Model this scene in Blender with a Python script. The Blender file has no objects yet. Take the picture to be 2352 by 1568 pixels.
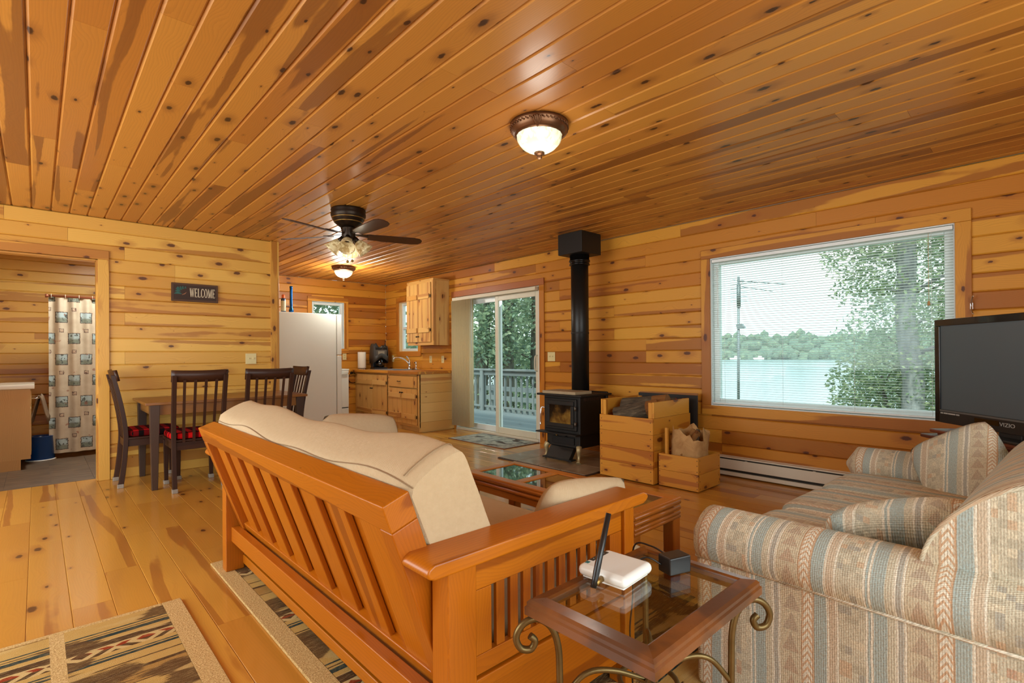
import bpy, bmesh, math, random
from mathutils import Matrix, Vector
random.seed(7)
R = math.radians
SC = bpy.context.scene
COL = SC.collection
# ------------------------------------------------------------------ camera
# world axes: X across the room to the window wall, Y along it to the kitchen, Z up; metres
cam_d = bpy.data.cameras.new('camera')
cam = bpy.data.objects.new('camera', cam_d); COL.objects.link(cam)
CAM_RIGHT = Vector((0.7303, -0.6831, -0.0072)); CAM_DOWN = Vector((-0.0031, 0.0073, -1.0)); CAM_FWD = Vector((0.6831, 0.7303, 0.0032))
m3 = Matrix((CAM_RIGHT, -CAM_DOWN, -CAM_FWD)).transposed()
cam.matrix_world = Matrix.Translation((0, 0, 1.1412)) @ m3.to_4x4()
cam_d.sensor_width = 36.0; cam_d.lens = 17.864
cam_d.shift_y = 0.01104
cam_d.clip_start = 0.02; cam_d.clip_end = 3000
SC.camera = cam
# ------------------------------------------------------------------ view, world, sun, fill lights
vs = SC.view_settings
vs.view_transform = 'Standard'; vs.look = 'None'; vs.exposure = 0.0; vs.gamma = 1.0; vs.use_curve_mapping = False
SKY_STRENGTH = 2.0
FILL = 0.92
world = bpy.data.worlds.new('sky'); SC.world = world; world.use_nodes = True
wn = world.node_tree; wn.nodes.clear()
w_out = wn.nodes.new('ShaderNodeOutputWorld'); w_bg = wn.nodes.new('ShaderNodeBackground')
w_tc = wn.nodes.new('ShaderNodeTexCoord'); w_sep = wn.nodes.new('ShaderNodeSeparateXYZ')
w_noise = wn.nodes.new('ShaderNodeTexNoise'); w_map = wn.nodes.new('ShaderNodeMapping')
w_ramp = wn.nodes.new('ShaderNodeValToRGB'); w_grad = wn.nodes.new('ShaderNodeValToRGB'); w_mix = wn.nodes.new('ShaderNodeMix')
w_mix.data_type = 'RGBA'
w_map.inputs['Scale'].default_value = (2.0, 2.0, 6.0)
w_noise.inputs['Scale'].default_value = 2.2; w_noise.inputs['Detail'].default_value = 5.0
w_ramp.color_ramp.elements[0].position = 0.46; w_ramp.color_ramp.elements[1].position = 0.60
w_grad.color_ramp.elements[0].color = (0.86, 0.97, 0.98, 1); w_grad.color_ramp.elements[1].color = (0.50, 0.78, 0.90, 1)
w_grad.color_ramp.elements[0].position = 0.0; w_grad.color_ramp.elements[1].position = 0.7
L = wn.links.new
L(w_tc.outputs['Generated'], w_sep.inputs[0]); L(w_sep.outputs['Z'], w_grad.inputs['Fac'])
L(w_tc.outputs['Generated'], w_map.inputs['Vector']); L(w_map.outputs[0], w_noise.inputs['Vector']); L(w_noise.outputs['Fac'], w_ramp.inputs['Fac'])
L(w_ramp.outputs['Color'], w_mix.inputs['Factor']); L(w_grad.outputs['Color'], w_mix.inputs['A'])
w_mix.inputs['B'].default_value = (1.0, 1.0, 0.985, 1)
L(w_mix.outputs['Result'], w_bg.inputs['Color']); w_bg.inputs['Strength'].default_value = SKY_STRENGTH
L(w_bg.outputs[0], w_out.inputs['Surface'])

sun_d = bpy.data.lights.new('sun', 'SUN'); sun_d.energy = 4.0; sun_d.angle = R(12); sun_d.color = (1.0, 0.95, 0.86)
sun = bpy.data.objects.new('sun', sun_d); COL.objects.link(sun)
sun.rotation_euler = (R(38), 0, R(-70))

def area(name, loc, direction, sx, sy, power, color=(0.90, 0.99, 1.0)):
    d = bpy.data.lights.new(name, 'AREA'); d.shape = 'RECTANGLE'; d.size = sx; d.size_y = sy; d.energy = power * FILL; d.color = color
    o = bpy.data.objects.new(name, d); COL.objects.link(o); o.location = loc
    o.rotation_euler = Vector(direction).to_track_quat('-Z', 'Y').to_euler()
    return o
# fill lights added at assumed window openings behind and left of the camera
area('rear_fill_light', (0.9, -1.52, 1.35), (0, 1, 0), 3.6, 1.7, 82)
area('side_fill_light', (-1.92, 3.4, 1.35), (1, 0, 0), 4.0, 1.7, 125)
area('bathroom_fill_light', (0.6, 7.1, 2.40), (0, 0, -1), 0.35, 0.35, 42, (0.92, 1.0, 1.0))  # unseen light added under the ceiling to brighten the bathroom

# ------------------------------------------------------------------ room measures
XR, XL, YW, YK, YB, H = 4.737, -1.90, 6.052, 8.492, -1.50, 2.44
XE = 2.0                                       # free end of the partition wall

def C(r, g, b, a=1.0):
    f = lambda v: (v / 255 / 12.92) if v / 255 <= 0.04045 else ((v / 255 + 0.055) / 1.055) ** 2.4
    return (f(r), f(g), f(b), a)

# ------------------------------------------------------------------ node helpers
class NT:
    def __init__(self, name):
        self.m = bpy.data.materials.new(name); self.m.use_nodes = True
        self.t = self.m.node_tree; self.t.nodes.clear()
        self.out = self.t.nodes.new('ShaderNodeOutputMaterial')
        self.bsdf = self.t.nodes.new('ShaderNodeBsdfPrincipled')
        self.t.links.new(self.bsdf.outputs[0], self.out.inputs['Surface'])
    def put(self, sock, v):
        if v is None: return
        if isinstance(v, bpy.types.NodeSocket): self.t.links.new(v, sock)
        elif hasattr(sock.default_value, '__len__') and not hasattr(v, '__len__'):
            sock.default_value = [v] * len(sock.default_value)
        elif hasattr(sock.default_value, '__len__'): sock.default_value = list(v)[:len(sock.default_value)]
        else: sock.default_value = v
    def n(self, kind, **ins):
        nd = self.t.nodes.new(kind)
        for k, v in ins.items(): self.put(nd.inputs[k], v)
        return nd
    def math(self, op, a, b=None, c=None, clamp=False):
        nd = self.t.nodes.new('ShaderNodeMath'); nd.operation = op; nd.use_clamp = clamp
        self.put(nd.inputs[0], a); self.put(nd.inputs[1], b); self.put(nd.inputs[2], c); return nd.outputs[0]
    def vmath(self, op, a, b=None):
        nd = self.t.nodes.new('ShaderNodeVectorMath'); nd.operation = op
        self.put(nd.inputs[0], a); self.put(nd.inputs[1], b); return nd.outputs[0]
    def mix(self, f, a, b, blend='MIX'):
        nd = self.t.nodes.new('ShaderNodeMix'); nd.data_type = 'RGBA'; nd.blend_type = blend
        self.put(nd.inputs['Factor'], f); self.put(nd.inputs['A'], a); self.put(nd.inputs['B'], b); return nd.outputs['Result']
    def ramp(self, f, stops, interp='LINEAR'):
        nd = self.t.nodes.new('ShaderNodeValToRGB'); cr = nd.color_ramp; cr.interpolation = interp
        while len(cr.elements) < len(stops): cr.elements.new(1.0)
        for e, (p, c) in zip(cr.elements, stops): e.position = p; e.color = c if hasattr(c, '__len__') else (c, c, c, 1)
        self.put(nd.inputs['Fac'], f); return nd.outputs['Color']
    def sstep(self, v, lo, hi):
        nd = self.t.nodes.new('ShaderNodeMapRange'); nd.interpolation_type = 'SMOOTHSTEP'
        self.put(nd.inputs['Value'], v); nd.inputs['From Min'].default_value = 0; nd.inputs['From Max'].default_value = 1
        self.put(nd.inputs['From Min'], lo); self.put(nd.inputs['From Max'], hi); return nd.outputs['Result']
    def noise(self, vec, scale, detail=2.0, rough=0.5, dist=0.0):
        nd = self.n('ShaderNodeTexNoise', Vector=vec, Scale=scale, Detail=detail, Roughness=rough, Distortion=dist); return nd.outputs['Fac']
    def coords(self, kind='Object'):
        return self.n('ShaderNodeTexCoord').outputs[kind]
    def sep(self, v):
        nd = self.n('ShaderNodeSeparateXYZ', Vector=v); return nd.outputs[0], nd.outputs[1], nd.outputs[2]
    def comb(self, x, y, z=0.0):
        nd = self.n('ShaderNodeCombineXYZ', X=x, Y=y, Z=z); return nd.outputs[0]
    def bump(self, h, strength=0.3, dist=0.002):
        nd = self.n('ShaderNodeBump', Height=h, Strength=strength, Distance=dist); self.put(self.bsdf.inputs['Normal'], nd.outputs[0])
    def set(self, **kw):
        names = {'color': 'Base Color', 'rough': 'Roughness', 'metal': 'Metallic', 'coat': 'Coat Weight', 'coatr': 'Coat Roughness',
                 'spec': 'Specular IOR Level', 'trans': 'Transmission Weight', 'ior': 'IOR', 'emit': 'Emission Color', 'es': 'Emission Strength',
                 'alpha': 'Alpha', 'sheen': 'Sheen Weight', 'sub': 'Subsurface Weight'}
        for k, v in kw.items(): self.put(self.bsdf.inputs[names[k]], v)
        return self

MATS = {}
def plain(name, col, rough=0.5, metal=0.0, coat=0.0, bump=0.0, bscale=200.0, var=0.0, es=0.0, spec=0.5):
    """a painted, metal or plastic surface with a slight procedural unevenness"""
    if name in MATS: return MATS[name]
    n = NT(name); c = n.coords()
    base = col
    if var > 0:
        f = n.noise(c, bscale * 0.1, 3.0)
        base = n.mix(f, tuple(max(0, v * (1 - var)) for v in col[:3]) + (1,), tuple(min(1, v * (1 + var)) for v in col[:3]) + (1,))
    n.set(color=base, rough=rough, metal=metal, coat=coat, spec=spec)
    if bump > 0: n.bump(n.noise(c, bscale, 3.0), bump, 0.002)
    if es > 0: n.set(emit=col, es=es)
    MATS[name] = n.m; return n.m

def wood(key, axis='x', light=C(214, 160, 90), dark=C(190, 128, 62), heart=C(160, 92, 42), knot=C(72, 34, 18),
         rough=0.35, coat=0.25, knots=0.5, hearts=0.5, grain=0.25, spread=1.0, coatr=0.22, ksize=0.15, spec=0.3):
    """knotty pine / stained wood: growth rings, heartwood streaks and knots along the given local axis"""
    name = f'wood_{key}_{axis}'
    if name in MATS: return MATS[name]
    n = NT(name); c = n.coords(); x, y, z = n.sep(c)
    if axis == 'y': x, y = y, x
    elif axis == 'z': x, z = z, x
    oi = n.n('ShaderNodeObjectInfo').outputs['Random']
    r1 = n.math('FRACT', n.math('MULTIPLY', oi, 17.31)); r2 = n.math('FRACT', n.math('MULTIPLY', oi, 71.7))
    r3 = n.math('FRACT', n.math('MULTIPLY', oi, 211.3))
    px = n.math('ADD', x, n.math('MULTIPLY', oi, 91.0)); py = n.math('ADD', y, n.math('MULTIPLY', r1, 37.0)); pz = n.math('ADD', z, n.math('MULTIPLY', r2, 23.0))
    # knots
    kv = n.comb(n.math('MULTIPLY', px, 3.1), n.math('MULTIPLY', n.math('ADD', py, pz), 6.5), 0.0)
    vo = n.t.nodes.new('ShaderNodeTexVoronoi'); vo.voronoi_dimensions = '2D'; n.put(vo.inputs['Vector'], kv); vo.inputs['Scale'].default_value = 1.0
    kd = n.math('ADD', vo.outputs['Distance'], n.math('MULTIPLY', n.math('SUBTRACT', n.noise(n.comb(px, py, pz), 55.0, 2.0), 0.5), 0.07)); kc = n.sep(vo.outputs['Color'])
    krad = n.math('MULTIPLY', n.math('MAXIMUM', n.math('SUBTRACT', kc[0], 1.0 - knots), 0.0), ksize / max(knots, 0.01))
    inv = n.math('DIVIDE', kd, n.math('ADD', krad, 0.0001))
    kmask = n.math('SUBTRACT', 1.0, n.sstep(inv, 0.55, 1.0))
    halo = n.math('SUBTRACT', 1.0, n.sstep(inv, 0.8, 3.2))
    halo = n.math('MULTIPLY', halo, n.math('GREATER_THAN', krad, 0.004))
    # rings bend round the knots
    bend = n.math('MULTIPLY', n.math('SUBTRACT', 1.0, n.sstep(kd, 0.0, 0.5)), 0.030)
    low = n.noise(n.comb(n.math('MULTIPLY', px, 0.9), n.math('MULTIPLY', py, 5.0), n.math('MULTIPLY', pz, 5.0)), 1.0, 2.0)
    ph = n.math('ADD', n.math('ADD', n.math('ADD', py, pz), bend), n.math('MULTIPLY', low, 0.11))
    ring = n.math('FRACT', n.math('MULTIPLY', ph, 85.0))
    ring = n.math('POWER', ring, 2.0)
    fine = n.noise(n.comb(n.math('MULTIPLY', px, 6.0), n.math('MULTIPLY', py, 260.0), n.math('MULTIPLY', pz, 260.0)), 1.0, 2.0)
    g = n.math('ADD', n.math('MULTIPLY', ring, 0.6), n.math('MULTIPLY', fine, 0.4))
    tone = n.math('ADD', n.math('MULTIPLY', n.math('SUBTRACT', r2, 0.5), spread), 0.5, clamp=True)
    base = n.mix(tone, light, dark)
    # heartwood streaks
    hn = n.noise(n.comb(n.math('MULTIPLY', px, 0.55), n.math('MULTIPLY', py, 11.0), n.math('MULTIPLY', pz, 11.0)), 1.0, 1.5, 0.4, 0.3)
    th = n.math('SUBTRACT', 0.78, n.math('MULTIPLY', r3, 0.30 * hearts + 0.08))
    hm = n.sstep(n.math('ADD', hn, n.math('MULTIPLY', n.math('SUBTRACT', n.noise(n.comb(n.math('MULTIPLY', px, 5.0), n.math('MULTIPLY', py, 14.0), pz), 1.0, 3.0), 0.5), 0.10)), th, n.math('ADD', th, 0.035))
    base = n.mix(n.math('MULTIPLY', hm, 0.72), base, heart)
    base = n.mix(n.math('MULTIPLY', g, grain), base, n.mix(0.5, heart, knot))
    base = n.mix(n.math('MULTIPLY', halo, 0.45), base, heart)
    base = n.mix(n.math('MULTIPLY', kmask, 0.92), base, knot)
    n.set(color=base, rough=n.math('ADD', rough, n.math('MULTIPLY', fine, 0.08)), coat=coat, coatr=coatr, spec=spec)
    n.bump(g, 0.05, 0.001)
    MATS[name] = n.m; return n.m

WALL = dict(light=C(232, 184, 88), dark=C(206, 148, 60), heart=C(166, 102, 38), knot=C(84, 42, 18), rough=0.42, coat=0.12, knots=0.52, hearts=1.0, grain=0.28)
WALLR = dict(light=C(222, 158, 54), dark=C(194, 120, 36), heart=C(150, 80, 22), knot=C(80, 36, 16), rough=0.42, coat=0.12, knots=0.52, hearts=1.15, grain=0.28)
CEIL = dict(light=C(202, 140, 58), dark=C(180, 114, 44), heart=C(122, 70, 30), knot=C(54, 28, 14), rough=0.36, coat=0.2, knots=0.70, hearts=0.8, grain=0.26, ksize=0.13)
FLOOR = dict(light=C(212, 154, 62), dark=C(188, 126, 46), heart=C(156, 90, 32), knot=C(80, 40, 16), rough=0.26, coat=0.55, coatr=0.10, knots=0.34, hearts=0.6, grain=0.16)
CRATE = dict(light=C(222, 158, 56), dark=C(206, 136, 40), heart=C(164, 88, 22), knot=C(90, 38, 12), rough=0.4, coat=0.15, knots=0.75, hearts=0.7, grain=0.3, ksize=0.2)
CAB = dict(light=C(222, 180, 108), dark=C(206, 154, 80), heart=C(174, 112, 54), knot=C(90, 48, 24), rough=0.4, coat=0.15, knots=0.5, hearts=0.6, grain=0.22)
FUT = dict(light=C(188, 106, 10), dark=C(172, 90, 8), heart=C(130, 60, 4), knot=C(84, 40, 6), rough=0.32, coat=0.25, knots=0.02, hearts=0.5, grain=0.34)
COFF = dict(light=C(194, 116, 40), dark=C(180, 102, 34), heart=C(146, 78, 24), knot=C(100, 48, 16), rough=0.25, coat=0.5, knots=0.01, hearts=0.2, grain=0.22)
TBL = dict(light=C(150, 98, 44), dark=C(134, 84, 36), heart=C(104, 60, 26), knot=C(60, 30, 14), rough=0.3, coat=0.3, knots=0.02, hearts=0.3, grain=0.35)
DARK = dict(light=C(66, 38, 24), dark=C(54, 30, 18), heart=C(42, 22, 14), knot=C(24, 12, 10), rough=0.4, coat=0.12, knots=0.01, hearts=0.2, grain=0.3)
OAK = dict(light=C(206, 164, 104), dark=C(196, 152, 92), heart=C(176, 128, 72), knot=C(120, 78, 40), rough=0.45, coat=0.05, knots=0.01, hearts=0.3, grain=0.35)
DECKW = dict(light=C(132, 140, 140), dark=C(112, 122, 124), heart=C(96, 104, 106), knot=C(70, 74, 72), rough=0.7, coat=0.0, knots=0.3, hearts=0.3, grain=0.3)
def W(k, a='x'):
    return wood(k, a, **dict(wall=WALL, wallr=WALLR, ceil=CEIL, floor=FLOOR, crate=CRATE, cab=CAB, futon=FUT, coffee=COFF, table=TBL, dark=DARK, oak=OAK, deck=DECKW)[k])

# ------------------------------------------------------------------ object helpers
def tag(o, label=None, cat=None, group=None, kind=None):
    if label: o['label'] = label
    if cat: o['category'] = cat
    if group: o['group'] = group
    if kind: o['kind'] = kind
    return o
def thing(name, label, cat, loc=(0, 0, 0), rz=0.0, group=None):
    o = bpy.data.objects.new(name, None); COL.objects.link(o); o.empty_display_size = 0.05
    o.location = loc; o.rotation_euler = (0, 0, rz); return tag(o, label, cat, group)
def origin(o):
    v = Vector((0, 0, 0))
    while o is not None: v += o.location; o = o.parent
    return v
class MB:
    """collects shapes, then links them as ONE mesh object"""
    def __init__(s): s.v = []; s.f = []; s.sm = []
    def add(s, vs, fs, smooth=False):
        b = len(s.v); s.v += [Vector(p) for p in vs]
        s.f += [[i + b for i in f] for f in fs]; s.sm += [smooth] * len(fs); return s
    def box(s, x0, x1, y0, y1, z0, z1, M=None):
        p = [Vector((x, y, z)) for z in (z0, z1) for y in (y0, y1) for x in (x0, x1)]
        if M is not None: p = [M @ q for q in p]
        return s.add(p, [(0, 2, 3, 1), (4, 5, 7, 6), (0, 1, 5, 4), (1, 3, 7, 5), (3, 2, 6, 7), (2, 0, 4, 6)])
    def cyl(s, p0, p1, r0, r1=None, seg=16, cap=True):
        return s.tube([p0, p1], [r0, r0 if r1 is None else r1], seg, cap)
    def tube(s, pts, r, seg=8, cap=True):
        pts = [Vector(p) for p in pts]; n = len(pts)
        if not hasattr(r, '__len__'): r = [r] * n
        vs = []; prev = None
        for i, p in enumerate(pts):
            t = (pts[min(i + 1, n - 1)] - pts[max(i - 1, 0)]).normalized()
            if prev is None:
                a = Vector((0, 0, 1)) if abs(t.z) < 0.9 else Vector((1, 0, 0)); u = t.cross(a).normalized()
            else: u = (prev - t * prev.dot(t)).normalized()
            prev = u; w = t.cross(u)
            for k in range(seg):
                an = 2 * math.pi * k / seg; vs.append(p + (u * math.cos(an) + w * math.sin(an)) * r[i])
        fs = [(i * seg + k, i * seg + (k + 1) % seg, (i + 1) * seg + (k + 1) % seg, (i + 1) * seg + k) for i in range(n - 1) for k in range(seg)]
        s.add(vs, fs, True)
        if cap:
            b = len(s.v) - len(vs)
            s.f += [[b + k for k in range(seg)][::-1], [b + (n - 1) * seg + k for k in range(seg)]]; s.sm += [False, False]
        return s
    def lathe(s, prof, c=(0, 0, 0), seg=24, M=None, smooth=True, ribs=0, ribd=0.0):
        """prof: (radius, z) pairs"""
        vs = []; c = Vector(c)
        for (r, z) in prof:
            for k in range(seg):
                an = 2 * math.pi * k / seg; rr = r * (1 + ribd * math.cos(ribs * an)) if ribs else r
                p = Vector((rr * math.cos(an), rr * math.sin(an), z)); vs.append((M @ p if M is not None else p) + c)
        n = len(prof)
        fs = [(i * seg + k, i * seg + (k + 1) % seg, (i + 1) * seg + (k + 1) % seg, (i + 1) * seg + k) for i in range(n - 1) for k in range(seg)]
        return s.add(vs, fs, smooth)
    def prism(s, poly, a, b, axis='y', smooth=False):
        """poly in the two other axes (x,z for 'y'; y,z for 'x'; x,y for 'z'), extruded from a to b"""
        def P(q, t): return {'y': (q[0], t, q[1]), 'x': (t, q[0], q[1]), 'z': (q[0], q[1], t)}[axis]
        n = len(poly); vs = [P(q, a) for q in poly] + [P(q, b) for q in poly]
        s.add(vs, [(i, (i + 1) % n, n + (i + 1) % n, n + i) for i in range(n)], smooth)
        k = len(s.v) - 2 * n
        s.f += [list(range(k, k + n))[::-1], list(range(k + n, k + 2 * n))]; s.sm += [False, False]
        return s
    def grid(s, fn, nu, nv, smooth=True, close=False):
        vs = [fn(i / (nu - 1), j / (nv - 1)) for i in range(nu) for j in range(nv)]
        fs = [(i * nv + j, (i + 1) * nv + j, (i + 1) * nv + j + 1, i * nv + j + 1) for i in range(nu - 1) for j in range(nv - 1)]
        return s.add(vs, fs, smooth)
    def cushion(s, c, sx, sy, sz, e=0.35, M=None, nu=20, nv=28):
        c = Vector(c)
        def pw(v): return math.copysign(abs(v) ** e, v)
        vs = []
        for i in range(nu + 1):
            a = -math.pi / 2 + math.pi * i / nu
            for j in range(nv):
                b = 2 * math.pi * j / nv
                p = Vector((sx / 2 * pw(math.cos(a)) * pw(math.cos(b)), sy / 2 * pw(math.cos(a)) * pw(math.sin(b)), sz / 2 * pw(math.sin(a))))
                vs.append((M @ p if M is not None else p) + c)
        fs = [(i * nv + j, i * nv + (j + 1) % nv, (i + 1) * nv + (j + 1) % nv, (i + 1) * nv + j) for i in range(nu) for j in range(nv)]
        return s.add(vs, fs, True)
    def build(s, name, mat, parent=None, world=True, bevel=0.0, seg=2, smooth=None, sub=0, solid=0.0):
        off = origin(parent) if (parent is not None and world) else Vector((0, 0, 0))
        me = bpy.data.meshes.new(name); me.from_pydata([tuple(p - off) for p in s.v], [], s.f)
        me.polygons.foreach_set('use_smooth', [bool(q) if smooth is None else smooth for q in s.sm])
        bm = bmesh.new(); bm.from_mesh(me); bmesh.ops.remove_doubles(bm, verts=bm.verts, dist=1e-6); bmesh.ops.recalc_face_normals(bm, faces=bm.faces); bm.to_mesh(me); bm.free()
        me.materials.append(mat)
        o = bpy.data.objects.new(name, me); COL.objects.link(o)
        if parent is not None: o.parent = parent
        if solid: md = o.modifiers.new('solid', 'SOLIDIFY'); md.thickness = solid
        if bevel > 0:
            md = o.modifiers.new('bevel', 'BEVEL'); md.width = bevel; md.segments = seg; md.limit_method = 'ANGLE'; md.angle_limit = R(35)
            me.polygons.foreach_set('use_smooth', [True] * len(me.polygons))
            if seg >= 1: md.harden_normals = True
        if sub: md = o.modifiers.new('sub', 'SUBSURF'); md.levels = sub; md.render_levels = sub
        return o
def B(name, mat, parent, *b, bevel=0.0, seg=2, world=True):
    return MB().box(*b).build(name, mat, parent, world=world, bevel=bevel, seg=seg)
def copy_tree(o, parent=None):
    c = o.copy(); COL.objects.link(c); c.parent = parent
    for ch in [q for q in ALLOBJ() if q.parent == o]: copy_tree(ch, c)
    return c
def ALLOBJ(): return list(COL.objects)
def spl(pts, n=8):
    """Catmull-Rom through the points"""
    P = [Vector(p) for p in pts]; P = [P[0] * 2 - P[1]] + P + [P[-1] * 2 - P[-2]]; out = []
    for i in range(1, len(P) - 2):
        for k in range(n):
            t = k / n; a, b, c, d = P[i - 1:i + 3]
            out.append(0.5 * ((2 * b) + (c - a) * t + (2 * a - 5 * b + 4 * c - d) * t * t + (3 * b - a - 3 * c + d) * t ** 3))
    out.append(P[-2]); return out
# ================================================================== STRUCTURE
BOARD_CACHE = {}
def board(name, L_, w, t, g, mat, parent, M):
    """one plank: long axis local x, face local +z, chamfered long edges; M places it"""
    key = (round(L_, 3), round(w, 4), t, g, mat.name)
    me = BOARD_CACHE.get(key)
    if me is None:
        h, q = w / 2 - 0.0004, L_ / 2 - 0.0006
        prof = [(-h, -t), (-h, -g), (-h + g, 0), (h - g, 0), (h, -g), (h, -t)]
        vs = [(x, y, z) for x in (-q, q) for (y, z) in prof]
        fs = [(i, (i + 1) % 6, 6 + (i + 1) % 6, 6 + i) for i in range(6)] + [(5, 4, 3, 2, 1, 0), (6, 7, 8, 9, 10, 11)]
        me = bpy.data.meshes.new(name); me.from_pydata(vs, [], fs); me.materials.append(mat)
        bm = bmesh.new(); bm.from_mesh(me); bmesh.ops.recalc_face_normals(bm, faces=bm.faces); bm.to_mesh(me); bm.free()
        BOARD_CACHE[key] = me
    o = bpy.data.objects.new(name, me); COL.objects.link(o); o.parent = parent
    o.matrix_local = Matrix.Translation(-origin(parent)) @ M
    return o
def place(c, along, across, normal):
    m = Matrix((Vector(along), Vector(across), Vector(normal))).transposed().to_4x4(); m.translation = Vector(c); return m
STUD = 0.4064
def cuts(a, b, rng, phase=0.0, lo=3, hi=8):
    """butt joints on the studs between a and b"""
    out = [a]; p = phase + math.floor((a - phase) / STUD) * STUD + STUD * rng.randint(1, hi)
    while p < b - STUD * 1.5:
        if p > a + STUD: out.append(p)
        p += STUD * rng.randint(lo, hi)
    out.append(b); return out
def struct(name, label, cat='wall'):
    o = bpy.data.objects.new(name, None); COL.objects.link(o); return tag(o, label, cat, kind='structure')
def boarded_wall(name, label, fixed, axis, a, b, normal, pitch, mat, openings=(), z0=0.0, z1=H, seed=1, thick=0.10, phase=0.0, t=0.016):
    """horizontal V-groove boards on a solid backing; axis 'x' (wall in plane y=fixed) or 'y' (plane x=fixed); openings (a,b,z0,z1)"""
    rng = random.Random(seed); root = struct(name, label)
    back = MB(); s = -normal
    def bx(p, q, za, zb):
        f0, f1 = sorted((fixed + s * t, fixed + s * thick))
        if q - p < 1e-4 or zb - za < 1e-4: return
        if axis == 'y': back.box(f0, f1, p, q, za, zb)
        else: back.box(p, q, f0, f1, za, zb)
    ops = sorted(openings); p = a
    for (oa, ob, oz0, oz1) in ops:
        bx(p, oa, z0, z1); bx(oa, ob, z0, oz0); bx(oa, ob, oz1, z1); p = ob
    bx(p, b, z0, z1)
    back.build('wall_core', mat, root)
    top = z1; row = 0
    nrm = (normal, 0, 0) if axis == 'y' else (0, normal, 0)
    along = (0, 1, 0) if axis == 'y' else (1, 0, 0)
    across = Vector(nrm).cross(Vector(along))
    def piece(p, q, za, zb):
        if q - p < 0.01 or zb - za < 0.012: return
        c = (fixed, (p + q) / 2, (za + zb) / 2) if axis == 'y' else ((p + q) / 2, fixed, (za + zb) / 2)
        board('board', q - p, zb - za, t, min(0.0075, (zb - za) * 0.3), mat, root, place(c, along, across, nrm))
    while top > z0 + 0.005:
        bot = max(z0, top - pitch)
        segs = [(a, b, bot, top)]
        for (oa, ob, oz0, oz1) in ops:
            new = []
            for (p, q, za, zb) in segs:
                if q <= oa or p >= ob or zb <= oz0 + 1e-4 or za >= oz1 - 1e-4: new.append((p, q, za, zb)); continue
                if p < oa: new.append((p, oa, za, zb))
                if q > ob: new.append((ob, q, za, zb))
                m0, m1 = max(p, oa), min(q, ob)
                if zb > oz1 + 0.02: new.append((m0, m1, oz1, zb))
                if za < oz0 - 0.02: new.append((m0, m1, za, oz0))
            segs = new
        js = cuts(a, b, rng, phase)
        for (p, q, za, zb) in segs:
            ks = [p] + [j for j in js if p + 0.15 < j < q - 0.15] + [q]
            for u, v in zip(ks, ks[1:]): piece(u, v, za, zb)
        top = bot; row += 1
    return root

# openings: picture window, sliding door, sink window (window wall); kitchen window; bathroom doorway
WIN = (0.478, 2.262, 0.640, 2.046); SLD = (4.535, 6.335, 0.0, 2.030); SINKW = (7.385, 8.005, 1.205, 2.075); KW = (3.362, 3.925, 1.260, 2.062)
DOORW = (-0.46, 0.420, 0.0, 2.050)
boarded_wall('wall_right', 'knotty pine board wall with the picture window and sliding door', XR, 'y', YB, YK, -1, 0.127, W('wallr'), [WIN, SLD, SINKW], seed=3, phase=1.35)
boarded_wall('wall_partition', 'knotty pine partition wall with the bathroom doorway and welcome sign', YW, 'x', XL, XE - 0.001, -1, 0.1245, W('wall'), [DOORW], seed=5, thick=0.10, phase=1.02)
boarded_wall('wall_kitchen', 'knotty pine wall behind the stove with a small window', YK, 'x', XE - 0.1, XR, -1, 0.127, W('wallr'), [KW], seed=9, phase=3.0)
boarded_wall('wall_bathroom_rear', 'pale pine board wall behind the shower curtain', 8.45, 'x', -0.75, 1.88, -1, 0.1245, W('wall'), seed=11, thick=0.08, phase=-0.02)
# unseen walls, plain, openings added for fill light: left of camera, behind camera, bathroom sides
def slab(name, label, cat, mat, *boxes):
    m = MB()
    for b in boxes: m.box(*b)
    return tag(m.build(name, mat), label, cat, kind='structure')
slab('wall_left', 'pine wall left of the camera with a wide opening added for fill light', 'wall', W('wall', 'y'),
     (XL - 0.1, XL, YB, YW, 0, 0.5), (XL - 0.1, XL, YB, YW, 2.2, H), (XL - 0.1, XL, YB, 1.4, 0.5, 2.2), (XL - 0.1, XL, 5.4, YW, 0.5, 2.2))
slab('wall_rear', 'pine wall behind the camera with a wide opening added for fill light', 'wall', W('wall', 'x'),
     (XL, XR, YB - 0.1, YB, 0, 0.5), (XL, XR, YB - 0.1, YB, 2.2, H), (XL, -0.9, YB - 0.1, YB, 0.5, 2.2), (2.7, XR, YB - 0.1, YB, 0.5, 2.2))
slab('wall_bathroom_left', 'pine wall behind the bathroom vanity', 'wall', W('wall', 'y'), (-0.80, -0.70, YW + 0.11, 8.45, 0, H))
slab('wall_kitchen_side', 'pine wall between the bathroom and the refrigerator', 'wall', W('wall', 'y'), (XE - 0.11, XE - 0.02, YW + 0.105, YK, 0, H))

# ceiling: boards along Y
root = struct('ceiling', 'knotty pine plank ceiling with grooved boards', 'ceiling')
MB().box(XL - 0.1, XR + 0.1, YB - 0.1, YK + 0.1, H + 0.016, H + 0.08).build('ceiling_core', W('ceil', 'y'), root)
rng = random.Random(21); k0 = math.ceil((-1.55 + 0.027) / 0.1235)
x = -0.027 + 0.1235 * k0
while x < XR - 0.02:
    x1 = min(x + 0.1235, XR); y1 = YK if x >= XE - 0.06 else YW
    js = cuts(-0.5, y1, rng, rng.choice([0.0, 0.13, 0.27]), 4, 9)
    for u, v in zip(js, js[1:]):
        board('plank', v - u, x1 - x, 0.016, 0.0095, W('ceil'), root, place(((x + x1) / 2, (u + v) / 2, H), (0, 1, 0), (1, 0, 0), (0, 0, -1)))
    x = x1
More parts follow.
